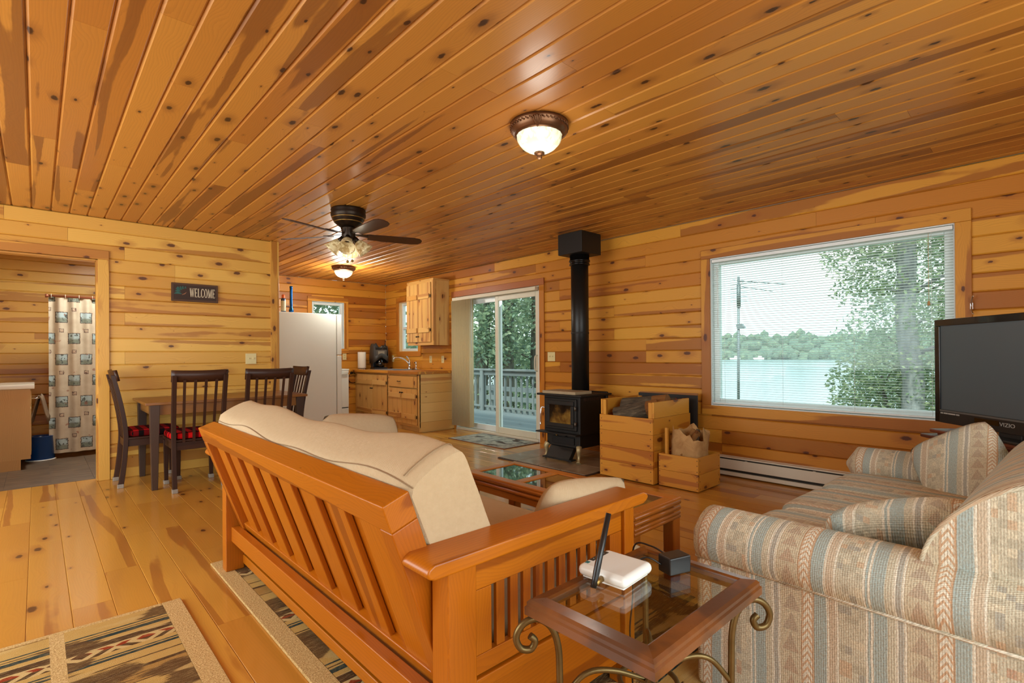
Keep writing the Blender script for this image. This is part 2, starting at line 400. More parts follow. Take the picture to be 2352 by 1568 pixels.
# floor: boards along Y
root = struct('floor', 'varnished pine plank floor', 'floor')
MB().box(XL - 0.1, XR + 0.1, YB - 0.1, YK + 0.1, -0.12, -0.020).build('floor_core', W('floor', 'y'), root)
MB().box(XL, XR, YB, -0.5, -0.020, 0.0).build('floor_rear', W('floor', 'y'), root)
rng = random.Random(33); x = -0.037 - 0.148 * 8
MB().box(XL, x, -0.5, YW, -0.020, 0.0).build('floor_edge', W('floor', 'y'), root)
while x < XR - 0.01:
    x1 = min(x + 0.148, XR); y1 = YK if x >= XE - 0.08 else (YW + 0.13)
    js = cuts(-0.5, y1, rng, rng.choice([0.0, 0.2]), 2, 7)
    for u, v in zip(js, js[1:]):
        board('plank', v - u, x1 - x, 0.020, 0.0022, W('floor'), root, place(((x + x1) / 2, (u + v) / 2, 0), (0, 1, 0), (-1, 0, 0), (0, 0, 1)))
    x = x1
# bathroom floor tiles
n = NT('slate_tile'); c = n.coords(); oi = n.n('ShaderNodeObjectInfo').outputs['Random']
f = n.noise(n.vmath('ADD', n.vmath('MULTIPLY', c, (4.0, 30.0, 4.0)), n.comb(n.math('MULTIPLY', oi, 50), 0, 0)), 1.0, 4.0)
n.set(color=n.ramp(f, [(0.3, C(72, 56, 42)), (0.7, C(116, 94, 70))]), rough=0.5); TILE = n.m
root = struct('floor_bathroom', 'dark slate-look tile floor of the bathroom', 'floor')
MB().box(-0.70, 1.88, YW + 0.135, 8.45, -0.02, -0.004).build('grout', plain('grout', C(120, 108, 92), 0.8), root)
tm = MB().box(-0.1515, 0.1515, -0.1515, 0.1515, -0.008, 0.0).build('tile', TILE, root, world=False); first = True
for i in range(6):
    for j in range(8):
        cx, cy = -0.215 - 0.305 * 1 + 0.305 * i + 0.1525, YW + 0.29 + 0.305 * j
        if cy > 8.3: continue
        o = tm if first else tm.copy()
        if not first: COL.objects.link(o)
        first = False; o.location = (cx, cy, 0)

# trims and casings
PINE_T = W('wall', 'z'); PINE_TY = W('wallr', 'y'); PINE_TX = W('wall', 'x'); PINE_RZ = W('wallr', 'z')
def trim(name, label, parts):
    root = struct(name, label, 'trim')
    for (nm, mat, b) in parts: B(nm, mat, root, *b, bevel=0.003, seg=1)
    return root
trim('trim_1', 'pine casing round the bathroom doorway', [
    ('jamb_casing', PINE_T, (0.414, 0.497, YW - 0.018, YW, 0, 2.050)), ('head_casing', PINE_TX, (-0.56, 0.497, YW - 0.018, YW, 2.050, 2.134)),
    ('jamb_casing', PINE_T, (-0.56, -0.47, YW - 0.018, YW, 0, 2.050)),
    ('jamb', PINE_T, (0.402, 0.420, YW, YW + 0.10, 0, 2.046)), ('head_jamb', PINE_TX, (-0.46, 0.402, YW, YW + 0.10, 2.030, 2.048)), ('jamb', PINE_T, (-0.46, -0.445, YW, YW + 0.10, 0, 2.03))])
trim('trim_2', 'vertical pine board at the free end of the partition wall', [('corner_board', PINE_T, (1.928, XE, YW - 0.020, YW, 0, H)), ('end_board', PINE_T, (XE - 0.0005, XE + 0.018, YW - 0.02, YW + 0.12, 0, H))])
trim('baseboard_partition', 'pine baseboard along the partition wall', [('baseboard_strip', PINE_TX, (0.50, 1.926, YW - 0.014, YW, 0, 0.09))])
REDH = wood('redhead', 'y', light=C(178, 104, 52), dark=C(164, 92, 44), heart=C(140, 74, 34), knot=C(80, 36, 16), rough=.42, coat=.12, knots=.3, hearts=.6)
def casing(name, label, a, b, z0, z1, w=0.09, sill=True, head=None):
    ps = [('side_casing', PINE_RZ, (XR - 0.018, XR, a - w, a, z0, z1)), ('side_casing', PINE_RZ, (XR - 0.018, XR, b, b + w, z0, z1)),
          ('head_casing', head or PINE_TY, (XR - 0.020, XR, a - w, b + w, z1, z1 + w))]
    if sill: ps.append(('sill_casing', PINE_TY, (XR - 0.020, XR, a - w, b + w, z0 - w, z0)))
    return trim(name, label, ps)
casing('trim_3', 'pine casing round the picture window', *WIN, w=0.088)
casing('trim_4', 'pine casing round the sliding glass door', *SLD, w=0.088, sill=False, head=REDH)
casing('trim_5', 'pine casing round the small window over the sink', *SINKW, w=0.085)
trim('trim_6', 'pine casing round the small kitchen window', [
    ('side_casing', PINE_RZ, (KW[0] - .075, KW[0], YK - .018, YK, KW[2], KW[3])), ('side_casing', PINE_RZ, (KW[1], KW[1] + .075, YK - .018, YK, KW[2], KW[3])),
    ('head_casing', W('wallr', 'x'), (KW[0] - .075, KW[1] + .075, YK - .02, YK, KW[3], KW[3] + .08)), ('sill_casing', W('wallr', 'x'), (KW[0] - .075, KW[1] + .075, YK - .02, YK, KW[2] - .08, KW[2]))])

# glass: thin clear pane, part mirror at grazing angles
def pane_mat(name, tint=(0.96, 1.0, 1.0, 1), refl=1.0):
    n = NT(name); t = n.t
    tr = t.nodes.new('ShaderNodeBsdfTransparent'); tr.inputs[0].default_value = tint
    gl = t.nodes.new('ShaderNodeBsdfGlossy'); gl.inputs['Roughness'].default_value = 0.01
    lw = t.nodes.new('ShaderNodeLayerWeight'); lw.inputs['Blend'].default_value = 0.5
    fr = n.math('ADD', n.math('MULTIPLY', n.math('POWER', lw.outputs['Facing'], 5.0), 0.85), 0.035)
    smudge = n.math('MULTIPLY', n.math('ADD', n.math('MULTIPLY', n.noise(n.coords(), 6.0, 3.0), 0.3), 0.85), refl)
    mx = t.nodes.new('ShaderNodeMixShader'); t.links.new(n.math('MULTIPLY', fr, smudge, clamp=True), mx.inputs[0]); t.links.new(tr.outputs[0], mx.inputs[1]); t.links.new(gl.outputs[0], mx.inputs[2])
    t.links.new(mx.outputs[0], n.out.inputs['Surface']); t.nodes.remove(n.bsdf); return n.m
GLASS = pane_mat('window_glass', (0.94, 1.0, 0.995, 1), 0.45)
VINYL = plain('white_vinyl', C(222, 230, 228), 0.35, var=0.03); VINYLC = plain('cream_vinyl', C(214, 206, 182), 0.4, var=0.03)
def window(name, label, ax, f0, f1, a, b, z0, z1, fw=0.05, rail=None, gl=None):
    """frame bars and panes between depth f0..f1; ax 'y': wall in plane x"""
    root = struct(name, label, 'window'); gl = gl or GLASS
    def bb(p, q, za, zb, d0=f0, d1=f1): return (d0, d1, p, q, za, zb) if ax == 'y' else (p, q, d0, d1, za, zb)
    for nm, bx in (('frame_side', bb(a, a + fw, z0, z1)), ('frame_side', bb(b - fw, b, z0, z1)), ('frame_head', bb(a + fw, b - fw, z1 - fw, z1)), ('frame_sill', bb(a + fw, b - fw, z0, z0 + fw))):
        B(nm, VINYL, root, *bx, bevel=0.004, seg=1)
    dm = (f0 + f1) / 2; g0, g1 = dm - 0.003, dm + 0.003
    if rail:
        B('meeting_rail', VINYL, root, *bb(a + fw, b - fw, rail - 0.02, rail + 0.02), bevel=0.004, seg=1)
        B('pane', gl, root, *bb(a + fw, b - fw, z0 + fw, rail - 0.02, g0, g1)); B('pane', gl, root, *bb(a + fw, b - fw, rail + 0.02, z1 - fw, g0, g1))
    else: B('pane', gl, root, *bb(a + fw, b - fw, z0 + fw, z1 - fw, g0, g1))
    return root
def reveal(root, ax, d0, d1, a, b, z0, z1, mat, t=0.008):
    for (p, q, za, zb) in ((a, a + t, z0, z1), (b - t, b, z0, z1), (a + t, b - t, z1 - t, z1), (a + t, b - t, z0, z0 + t)):
        if zb - za < 1e-3: continue
        B('reveal', mat, root, *((d0, d1, p, q, za, zb) if ax == 'y' else (p, q, d0, d1, za, zb)))
w1 = window('window_1', 'large picture window looking on to the lake', 'y', XR + 0.045, XR + 0.10, WIN[0] + .009, WIN[1] - .009, WIN[2] + .009, WIN[3] - .009, fw=0.055)
reveal(w1, 'y', XR - 0.002, XR + 0.10, *WIN, VINYL)
w2 = window('window_2', 'narrow window over the kitchen sink', 'y', XR + 0.045, XR + 0.10, SINKW[0] + .009, SINKW[1] - .009, SINKW[2] + .009, SINKW[3] - .009, fw=0.045, rail=1.62)
reveal(w2, 'y', XR - 0.002, XR + 0.10, *SINKW, plain('pale_pine_paint', C(226, 196, 146), 0.5, var=0.05))
w3 = window('window_3', 'small sash window behind the refrigerator', 'x', YK + 0.045, YK + 0.10, KW[0] + .009, KW[1] - .009, KW[2] + .009, KW[3] - .009, fw=0.045, rail=1.66)
reveal(w3, 'x', YK - 0.002, YK + 0.10, *KW, VINYL)
# sliding door: fixed panel (far side) and sliding panel (stove side), set on a track sill
d = struct('door_1', 'white sliding glass patio door', 'door')
sa, sb, sz = SLD[0], SLD[1], SLD[3]
for nm, mt, bx in (('frame_side', VINYL, (XR + .0, XR + .11, sa, sa + .03, 0.0, sz)), ('frame_side', VINYL, (XR + .0, XR + .11, sb - .03, sb, 0.0, sz)),
                   ('frame_head', VINYLC, (XR + .0, XR + .11, sa + .03, sb - .03, sz - .06, sz)), ('track_sill', VINYLC, (XR - .01, XR + .11, sa + .03, sb - .03, 0.0, .035))):
    B(nm, mt, d, *bx, bevel=0.004, seg=1)
def sash(a, b, x0, x1, zb, zt, st):
    B('stile', st, d, x0, x1, a, a + .065, zb, zt, bevel=0.004, seg=1); B('stile', st, d, x0, x1, b - .065, b, zb, zt, bevel=0.004, seg=1)
    B('top_rail', st, d, x0, x1, a + .065, b - .065, zt - .07, zt, bevel=0.004, seg=1); B('bottom_rail', st, d, x0, x1, a + .065, b - .065, zb, zb + .085, bevel=0.004, seg=1)
    B('pane', GLASS, d, (x0 + x1) / 2 - .003, (x0 + x1) / 2 + .003, a + .065, b - .065, zb + .085, zt - .07)
sash(4.566, 5.43, XR + .015, XR + .05, .036, 1.968, VINYLC)
sash(5.36, 6.304, XR + .06, XR + .095, .036, 1.968, VINYL)
hd = MB().tube(spl([(XR + .012, 4.60, .92), (XR - .03, 4.60, .95), (XR - .03, 4.60, 1.10), (XR + .012, 4.60, 1.13)]), .008, 8).build('door_handle', VINYLC, d)
# ================================================================== MATERIALS FOR THINGS
BLACK = plain('stove_black', C(26, 23, 19), 0.55, 0.2, var=0.15, bump=0.08, bscale=300)
BRONZE = plain('dark_bronze', C(48, 36, 26), 0.4, 0.7, var=0.2)
BRONZE2 = plain('copper_bronze', C(108, 72, 46), 0.35, 0.75, var=0.25)
BRASS = plain('old_brass', C(150, 118, 62), 0.35, 0.8, var=0.2)
CHROME = plain('chrome', C(220, 222, 224), 0.12, 1.0)
STEEL = plain('stainless', C(196, 200, 202), 0.28, 0.9)
WHITE = plain('appliance_white', C(216, 220, 212), 0.45, coat=0.15, bump=0.05, bscale=500, var=0.01)
PLASTICW = plain('router_white', C(232, 234, 228), 0.35, coat=0.1, var=0.01)
PLASTICB = plain('black_plastic', C(24, 24, 25), 0.35, coat=0.15, var=0.1)
IVORY = plain('ivory_plastic', C(222, 206, 150), 0.4, var=0.03)
IRON = plain('wrought_iron', C(112, 92, 54), 0.38, 0.75, var=0.35, bscale=300)
DARKHOLE = plain('screw_dark', C(60, 34, 18), 0.6)

def fabric(name, col, col2, scale=900.0, rough=0.9, bump=0.5):
    n = NT(name); c = n.coords(); x, y, z = n.sep(c)
    wv = n.math('MULTIPLY', n.math('SINE', n.math('MULTIPLY', n.math('ADD', x, z), scale * 1.6)), n.math('SINE', n.math('MULTIPLY', n.math('ADD', y, z), scale * 1.6)))
    nz = n.noise(c, 60.0, 4.0); big = n.noise(c, 5.0, 2.0)
    f = n.math('ADD', n.math('MULTIPLY', nz, 0.6), n.math('MULTIPLY', big, 0.4))
    n.set(color=n.mix(f, col, col2), rough=rough, spec=0.2)
    n.bump(n.math('ADD', n.math('MULTIPLY', wv, 0.4), nz), bump, 0.002); return n.m
LINEN = fabric('beige_linen', C(206, 182, 146), C(188, 162, 126))
LINENS = plain('linen_seam', C(140, 112, 80), 0.9)
LINENP = fabric('pillow_linen', C(212, 190, 154), C(196, 170, 134))

def sofa_fabric(axis):
    """woven southwest stripes running across the given local axis"""
    name = 'sofa_weave_' + axis
    if name in MATS: return MATS[name]
    n = NT(name); c = n.coords(); x, y, z = n.sep(c)
    a, b1 = (y, x) if axis == 'y' else (x, y)
    b = n.math('ADD', z, b1)
    wob = n.math('MULTIPLY', n.math('SUBTRACT', n.noise(c, 7.0, 2.0), 0.5), 0.012)
    u = n.math('DIVIDE', n.math('ADD', a, wob), 0.31); t = n.math('FRACT', u)
    BE, TAN, RUST, SAGE, CRM, GRY, PINK = C(203, 197, 173), C(194, 179, 151), C(190, 147, 108), C(155, 177, 177), C(234, 229, 210), C(168, 168, 160), C(205, 186, 160)
    stripe = n.ramp(t, [(0.0, SAGE), (0.10, CRM), (0.12, SAGE), (0.14, CRM), (0.16, BE), (0.36, CRM), (0.38, PINK), (0.44, CRM), (0.46, SAGE), (0.56, RUST), (0.575, CRM),
                        (0.66, RUST), (0.675, TAN), (0.86, CRM), (0.88, GRY), (0.92, CRM), (0.94, BE)], 'CONSTANT')
    # stepped blocks in the two wide bands
    cell = n.comb(n.math('FLOOR', n.math('MULTIPLY', a, 62.0)), n.math('FLOOR', n.math('MULTIPLY', b, 46.0)), 0.0)
    wn_ = n.t.nodes.new('ShaderNodeTexWhiteNoise'); wn_.noise_dimensions = '2D'; n.put(wn_.inputs['Vector'], cell)
    blk = n.noise(n.vmath('MULTIPLY', cell, (0.30, 0.30, 0.3)), 1.0, 2.0)
    blocks = n.ramp(n.math('ADD', n.math('MULTIPLY', blk, 0.75), n.math('MULTIPLY', wn_.outputs['Value'], 0.25)),
                    [(0.0, C(153, 153, 145)), (0.36, C(177, 171, 149)), (0.45, BE), (0.56, C(221, 210, 181)), (0.62, C(203, 168, 132)), (0.70, C(186, 134, 103))], 'CONSTANT')
    inA = n.math('MULTIPLY', n.math('GREATER_THAN', t, 0.16), n.math('LESS_THAN', t, 0.36)); inB = n.math('MULTIPLY', n.math('GREATER_THAN', t, 0.675), n.math('LESS_THAN', t, 0.86))
    col = n.mix(n.math('MULTIPLY', inA, 0.85), stripe, blocks)
    # triangles in the second wide band
    tri = n.math('SUBTRACT', n.math('MULTIPLY', n.math('SUBTRACT', 1.0, n.math('FRACT', n.math('DIVIDE', b, 0.062))), 0.034), n.math('MULTIPLY', n.math('ABSOLUTE', n.math('SUBTRACT', t, 0.7675)), 0.40))
    col = n.mix(n.math('MULTIPLY', inB, 0.8), col, n.mix(n.math('GREATER_THAN', tri, 0.004), C(207, 194, 164), n.mix(n.noise(c, 12.0), C(190, 145, 110), C(158, 153, 140))))
    # chevrons in the cream band
    inC = n.math('MULTIPLY', n.math('GREATER_THAN', t, 0.575), n.math('LESS_THAN', t, 0.66))
    che = n.math('FRACT', n.math('MULTIPLY', n.math('ADD', b, n.math('ABSOLUTE', n.math('MULTIPLY', n.math('SUBTRACT', t, 0.6175), 0.5))), 45.0))
    col = n.mix(n.math('MULTIPLY', inC, n.math('GREATER_THAN', che, 0.6)), col, C(205, 160, 119))
    # weave
    wv = n.math('SINE', n.math('MULTIPLY', n.math('ADD', n.math('MULTIPLY', a, 0.6), b), 900.0)); wv2 = n.math('SINE', n.math('MULTIPLY', a, 1100.0))
    th = n.math('ADD', n.math('MULTIPLY', wv, 0.5), n.math('MULTIPLY', wv2, 0.3)); nz = n.noise(c, 220.0, 3.0)
    dash = n.noise(n.comb(n.math('MULTIPLY', a, 330.0), n.math('MULTIPLY', b, 110.0), 0.0), 1.0, 2.0)
    col = n.mix(n.math('MULTIPLY', n.sstep(dash, 0.42, 0.58), 0.55), col, n.mix(0.7, col, C(123, 112, 90)))
    col = n.mix(n.math('MULTIPLY', nz, 0.35), col, C(240, 234, 210))
    n.set(color=col, rough=0.92, spec=0.2); n.bump(n.math('ADD', th, nz), 0.55, 0.002)
    MATS[name] = n.m; return n.m

# ================================================================== LAMPS AND FAN
def glow_glass(name, col, strength, dark=None):
    n = NT(name); c = n.coords(); x, y, z = n.sep(c)
    v = n.noise(c, 18.0, 4.0, 0.6, 1.5)
    base = n.mix(n.sstep(v, 0.42, 0.56), dark or col, col)
    n.set(color=base, rough=0.35, emit=base, es=strength, coat=0.3); return n.m
def ceiling_lamp(name, label, x, y, r, es, power, finial=True):
    t = thing(name, label, 'ceiling lamp', (x, y, H))
    MB().lathe([(0.0, 0), (r, 0), (r * 1.0, -0.012), (r * 1.0, -0.020), (r * 0.965, -0.026), (r * 0.97, -0.036), (r * 0.90, -0.048), (r * 0.88, -0.055), (r * 0.80, -0.066), (r * 0.77, -0.066)], seg=40).build('canopy', BRONZE2, t, world=False)
    rope = MB()
    for k in range(44):
        a = 2 * math.pi * k / 44; a2 = a + 0.10
        rope.tube([(r * 0.985 * math.cos(a), r * 0.985 * math.sin(a), -0.020), (r * 0.985 * math.cos(a2), r * 0.985 * math.sin(a2), -0.032)], 0.004, 5)
    rope.build('rope_trim', BRONZE2, t, world=False)
    pts = [(r * 0.775 * math.cos(q), -0.060 - r * 0.62 * math.sin(q)) for q in [i * math.pi / 2 / 12 for i in range(13)]]
    MB().lathe(pts, seg=60, ribs=20, ribd=0.012).build('glass_bowl', glow_glass(name + '_glass', C(236, 240, 214), es, C(206, 214, 176)), t, world=False)
    zb = -0.060 - r * 0.62
    MB().lathe([(0.0, zb + .004), (r * 0.18, zb + 0.004), (r * 0.18, zb - 0.006), (r * 0.10, zb - 0.012), (r * 0.07, zb - 0.018), (r * 0.10, zb - 0.026), (r * 0.06, zb - 0.034), (0, zb - 0.036)], seg=20).build('finial', BRONZE2, t, world=False)
    for k in range(3):
        a = R(100 + 120 * k); lf = MB()
        for j in (-2, -1, 0, 1, 2):
            lf.tube(spl([(r * 0.80 * math.cos(a), r * 0.80 * math.sin(a), -0.068), (r * 0.93 * math.cos(a + .05 * j), r * 0.93 * math.sin(a + .05 * j), -0.048), (r * 1.03 * math.cos(a + .07 * j), r * 1.03 * math.sin(a + .07 * j), -0.016 - .004 * abs(j))], 4), [0.004] * 9, 6)
        lf.build('leaf_clip', BRONZE2, t, world=False)
    d = bpy.data.lights.new(name + '_bulb', 'POINT'); d.energy = power; d.color = (1.0, 0.96, 0.86); d.shadow_soft_size = 0.10
    lo = bpy.data.objects.new('bulb_light', d); COL.objects.link(lo); lo.parent = t; lo.location = (0, 0, zb - 0.16)
    return t
ceiling_lamp('ceiling_lamp', 'bronze flush ceiling lamp with ribbed glass bowl, above the coffee table', 2.08, 1.985, 0.165, 0.55, 5)
ceiling_lamp('ceiling_lamp', 'lit flush ceiling lamp beyond the fan, over the kitchen', 3.28, 7.10, 0.165, 1.1, 46)

FX, FY = 2.03, 4.29
fan = thing('ceiling_fan', 'dark bronze five-blade ceiling fan with four glass lamp shades', 'ceiling fan', (FX, FY, H))
MB().lathe([(0, 0), (.145, 0), (.150, -.012), (.146, -.026), (.150, -.040), (.150, -.062), (.143, -.075), (.132, -.100), (.112, -.128), (.085, -.150), (.070, -.160), (.0, -.160)], seg=40).build('motor_housing', BRONZE, fan, world=False)
MB().lathe([(.141, -.080), (.144, -.084), (.138, -.088)], seg=40).build('gold_ring', BRASS, fan, world=False)
MB().lathe([(.122, -.114), (.124, -.118), (.118, -.122)], seg=40).build('gold_ring', BRASS, fan, world=False)
MB().lathe([(.0, -.158), (.066, -.160), (.066, -.175), (.060, -.185), (.058, -.245), (.050, -.262), (.030, -.270), (0, -.272)], seg=28).build('hub', BRONZE, fan, world=False)
BLADE = W('dark')
for k in range(5):
    a = R(54 + 72 * k)
    M = Matrix.Rotation(a, 4, 'Z') @ Matrix.Translation((0, 0, -0.225)) @ Matrix.Rotation(R(-13), 4, 'X')
    poly = [(.17, -.048), (.30, -.058), (.58, -.066), (.635, -.052), (.66, -.02), (.66, .02), (.635, .052), (.58, .066), (.30, .058), (.17, .048)]
    ar = MB().prism([(.05, -.012), (.11, -.016), (.19, -.034), (.23, -.030), (.235, .0), (.23, .030), (.19, .034), (.11, .016), (.05, .012)], -.002, .004, 'z')
    o = ar.build('blade_iron', BRONZE, fan, world=False); o.matrix_local = Matrix.Rotation(a, 4, 'Z') @ Matrix.Translation((0, 0, -0.222)) @ Matrix.Rotation(R(-13), 4, 'X')
    o = MB().prism(poly, -.010, -.003, 'z').build('blade', BLADE, fan, world=False); o.matrix_local = M
SH_OFF = glow_glass('alabaster_glass', C(222, 206, 160), 0.18, C(176, 148, 98)); SH_ON = glow_glass('alabaster_glass_lit', C(255, 240, 200), 0.9, C(246, 220, 160))
for k in range(4):
    a = R(-122 + 90 * k)
    M = Matrix.Rotation(a, 4, 'Z') @ Matrix.Translation((.055, 0, -.262)) @ Matrix.Rotation(R(-42), 4, 'Y')
    sk = MB().lathe([(0, .02), (.022, .018), (.026, -.01), (.026, -.035), (0, -.035)], seg=16).build('lamp_socket', BRONZE, fan, world=False); sk.matrix_local = M
    sh = MB().lathe([(.024, -.030), (.040, -.045), (.050, -.070), (.056, -.100), (.064, -.125), (.074, -.142), (.070, -.143), (.060, -.125), (.051, -.100), (.045, -.070), (.034, -.047)], seg=28).build('lamp_shade', SH_ON if k == 2 else SH_OFF, fan, world=False); sh.matrix_local = M
for dx, ln in ((-.015, .19), (.03, .18)):
    ch = MB().tube([(dx, -.01, -.27), (dx, -.01, -.27 - ln)], .0012, 5).build('pull_chain', BRASS, fan, world=False)
    MB().lathe([(0, .010), (.010, .004), (.013, -.006), (.009, -.014), (0, -.017)], c=(dx, -.01, -.27 - ln), seg=12).build('pull_knob', BRASS, ch, world=False)
d_ = bpy.data.lights.new('fan_bulb', 'POINT'); d_.energy = 2.5; d_.color = (1, .9, .7); d_.shadow_soft_size = .05
lo = bpy.data.objects.new('bulb_light', d_); COL.objects.link(lo); lo.parent = fan; lo.location = (.09, .10, -.42)

# ================================================================== FUTON SOFA
FW = lambda a: W('futon', a)
ft = thing('futon_sofa', 'honey-stained wooden futon sofa with slatted back and beige mattress', 'futon', (1.1, 2.0, 0))
for y0, y1 in ((1.0, 1.07), (2.97, 3.04)):
    s = 1 if y0 < 2 else -1
    B('post', FW('z'), ft, .72, .808, y0, y1, .012, .622, bevel=.004)
    B('post', FW('z'), ft, 1.452, 1.508, y0, y1, .012, .622, bevel=.004)
    arm = MB().prism([(.665, .622), (1.53, .622), (1.545, .628), (1.560, .640), (1.556, .652), (1.535, .660), (.665, .660), (.650, .652), (.644, .640), (.650, .628)], y0 - .026, y1 + .026, 'y')
    arm.build('armrest', FW('x'), ft, bevel=.008, seg=3)
    yc0, yc1 = (y0 + .012, y0 + .034) if s > 0 else (y1 - .034, y1 - .012)
    pan = B('side_panel', FW('x'), ft, .810, 1.450, yc0, yc1, .540, .608, bevel=.002, seg=1)
    B('panel_rail', FW('x'), pan, .810, 1.450, yc0, yc1, .322, .372, bevel=.002, seg=1)
    B('panel_stile', FW('z'), pan, .810, .868, yc0, yc1, .372, .540, bevel=.002, seg=1)
    B('panel_stile', FW('z'), pan, 1.385, 1.450, yc0, yc1, .372, .540, bevel=.002, seg=1)
    for k in range(10):
        xx = .888 + k * .0497
        B('panel_slat', FW('z'), pan, xx, xx + .030, yc0 + .004, yc1 - .004, .368, .544, bevel=.002, seg=1)
    B('lower_panel', FW('x'), ft, .810, 1.450, yc0 + .006, yc1, .095, .310, bevel=.003, seg=1)
    B('lower_rail', FW('x'), ft, .808, 1.452, y0 + .004, y1 - .01, .285, .318, bevel=.004, seg=1)
    # carved hand-hold (back-rest guide) inside the far and near posts
    MB().tube(spl([(.80, (y1 + .002) if s > 0 else (y0 - .002), .30), (.775, (y1 + .004) if s > 0 else (y0 - .004), .33), (.772, (y1 + .004) if s > 0 else (y0 - .004), .40), (.79, (y1 + .002) if s > 0 else (y0 - .002), .46)], 5), .007, 6).build('guide_slot', FW('z'), ft)
B('rear_stretcher', FW('y'), ft, .745, .785, 1.07, 2.97, .168, .245, bevel=.004)
B('front_stretcher', FW('y'), ft, 1.455, 1.500, 1.07, 2.97, .20, .29, bevel=.004)
B('floor_rail', FW('y'), ft, .800, .835, 1.07, 2.97, .040, .085, bevel=.004)
B('floor_rail', FW('y'), ft, 1.40, 1.44, 1.07, 2.97, .040, .085, bevel=.004)
# tilted back frame: local x = up the slope, local y = futon length, local z = out to the rear
slope = R(19.5); up = Vector((-math.sin(slope), 0, math.cos(slope))); rear = Vector((-math.cos(slope), 0, -math.sin(slope)))
def back_part(name, u0, u1, y0, y1, r0, r1, ax='x', parent=ft):
    c = Vector((.592, 0, .783)) ; base = c - up * .62
    cen = base + up * (u0 + u1) / 2 + rear * (r0 + r1) / 2 + Vector((0, (y0 + y1) / 2, 0))
    m = MB(); hu, hy, hr = (u1 - u0) / 2, (y1 - y0) / 2, (r1 - r0) / 2
    m.box(-hu, hu, -hy, hy, -hr, hr)
    o = m.build(name, FW('x' if ax == 'x' else 'y'), parent, world=False, bevel=.004)
    yv = rear.cross(up)
    M = Matrix((up, yv, rear)).transposed().to_4x4(); M.translation = cen - origin(parent); o.matrix_local = M; return o
back_part('back_top_rail', .545, .620, 1.085, 2.955, -.078, 0.0, 'y')
back_part('back_stile', .0, .545, 1.085, 1.145, -.078, 0.0)
back_part('back_stile', .0, .545, 2.895, 2.955, -.078, 0.0)
back_part('back_lower_rail', .0, .075, 1.145, 2.895, -.070, -.012, 'y')
for k in range(8):
    yy = 1.190 + k * .2140
    back_part('back_slat', .060, .560, yy, yy + .122, -.040, -.020)
for k in range(8):
    yy = 1.276 + k * .2140
    back_part('inner_slat', .070, .555, yy, min(yy + .175, 2.90), -.056, -.041)
B('seat_rail', FW('y'), ft, .83, .89, 1.085, 2.955, .235, .295, bevel=.004)
B('seat_rail', FW('y'), ft, 1.50, 1.56, 1.085, 2.955, .235, .295, bevel=.004)
for k in range(8):
    yy = 1.11 + k * .245
    B('seat_slat', FW('x'), ft, .89, 1.50, yy, yy + .09, .265, .288)
# mattress folded in an L over seat and back
prof = [(.668, .795), (.682, .826), (.750, .868), (.812, .890), (.838, .878), (.868, .812), (.934, .660), (.985, .520), (1.03, .462), (1.12, .448), (1.40, .440), (1.62, .425), (1.70, .405), (1.735, .360), (1.715, .310), (1.60, .292), (1.20, .292), (.92, .298), (.855, .330), (.800, .460), (.730, .640)]
pr = [(p.x, p.y) for p in spl([(a, b, 0) for a, b in prof] + [(prof[0][0], prof[0][1], 0)], 3)][:-1]
cxm, czm = 1.0, .55
mt = MB(); NS = 34; NP = len(pr); rings = []
for i in range(NS):
    tt = i / (NS - 1); yy = 1.092 + tt * (2.948 - 1.092); e = min(tt, 1 - tt) * 1.856
    sh = 1.0 - 0.030 * max(0.0, 1 - e / 0.05) ** 2
    ring = []
    for j, (px, pz) in enumerate(pr):
        wv = 0.010 * math.sin(yy * 5.1 + 1.3) + 0.007 * math.sin(yy * 11.0) if pz > .75 else 0.004 * math.sin(yy * 8 + px * 9)
        wv += (0.022 * max(0, (tt - .72) / .28) if pz > .82 else 0)
        ring.append((cxm + (px - cxm) * sh, yy, czm + (pz - czm) * sh + wv))
    rings.append(ring)
mt.add([p for rg in rings for p in rg], [(i * NP + j, i * NP + (j + 1) % NP, (i + 1) * NP + (j + 1) % NP, (i + 1) * NP + j) for i in range(NS - 1) for j in range(NP)], True)
mt.f += [list(range(NP)), list(range((NS - 1) * NP, NS * NP))[::-1]]; mt.sm += [False, False]
mo = mt.build('mattress', LINEN, ft)
def ring_pt(i, frac):
    q = rings[i][int(frac) % NP]; return Vector(q)
sm = MB(); sm.tube([ring_pt(i, 2) + Vector((-.002, 0, .002)) for i in range(NS)], .0016, 6); sm.build('seam', LINENS, mo)
sm = MB(); sm.tube([ring_pt(1, j) + Vector((0, -.012, 0)) for j in range(3, 19)], .0016, 6); sm.build('seam', LINENS, mo)
def pillow(name, mat, label, cat, center, size, thick, M, group=None, e=2.6, n=17, parent=None, seam=True):
    t = MB()
    def f(sgn):
        def g(u, v):
            a, b = u * 2 - 1, v * 2 - 1
            px = a * math.sqrt(1 - 0.20 * b ** 4) * size[0] / 2; py = b * math.sqrt(1 - 0.20 * a ** 4) * size[1] / 2
            h = max(0, (1 - abs(a) ** e)) ** 0.55 * max(0, (1 - abs(b) ** e)) ** 0.55
            return M @ Vector((px, py, sgn * thick / 2 * h + 0.0)) + Vector(center)
        return g
    t.grid(f(1), n, n); t.grid(f(-1), n, n)
    o = t.build(name, mat, parent)
    if label: tag(o, label, cat, group)
    return o
def frame(xv, zv):
    xv = Vector(xv).normalized(); zv = Vector(zv).normalized(); yv = zv.cross(xv).normalized(); zv = xv.cross(yv)
    return Matrix((xv, yv, zv)).transposed()
pillow('arm_pillow', LINENP, 'beige linen pillow leaning on the near arm of the futon', 'pillow', (1.43, 1.178, .565), (.46, .28), .15, frame((1, 0, -.12), (0, 1, .35)), 'futon arm pillows')
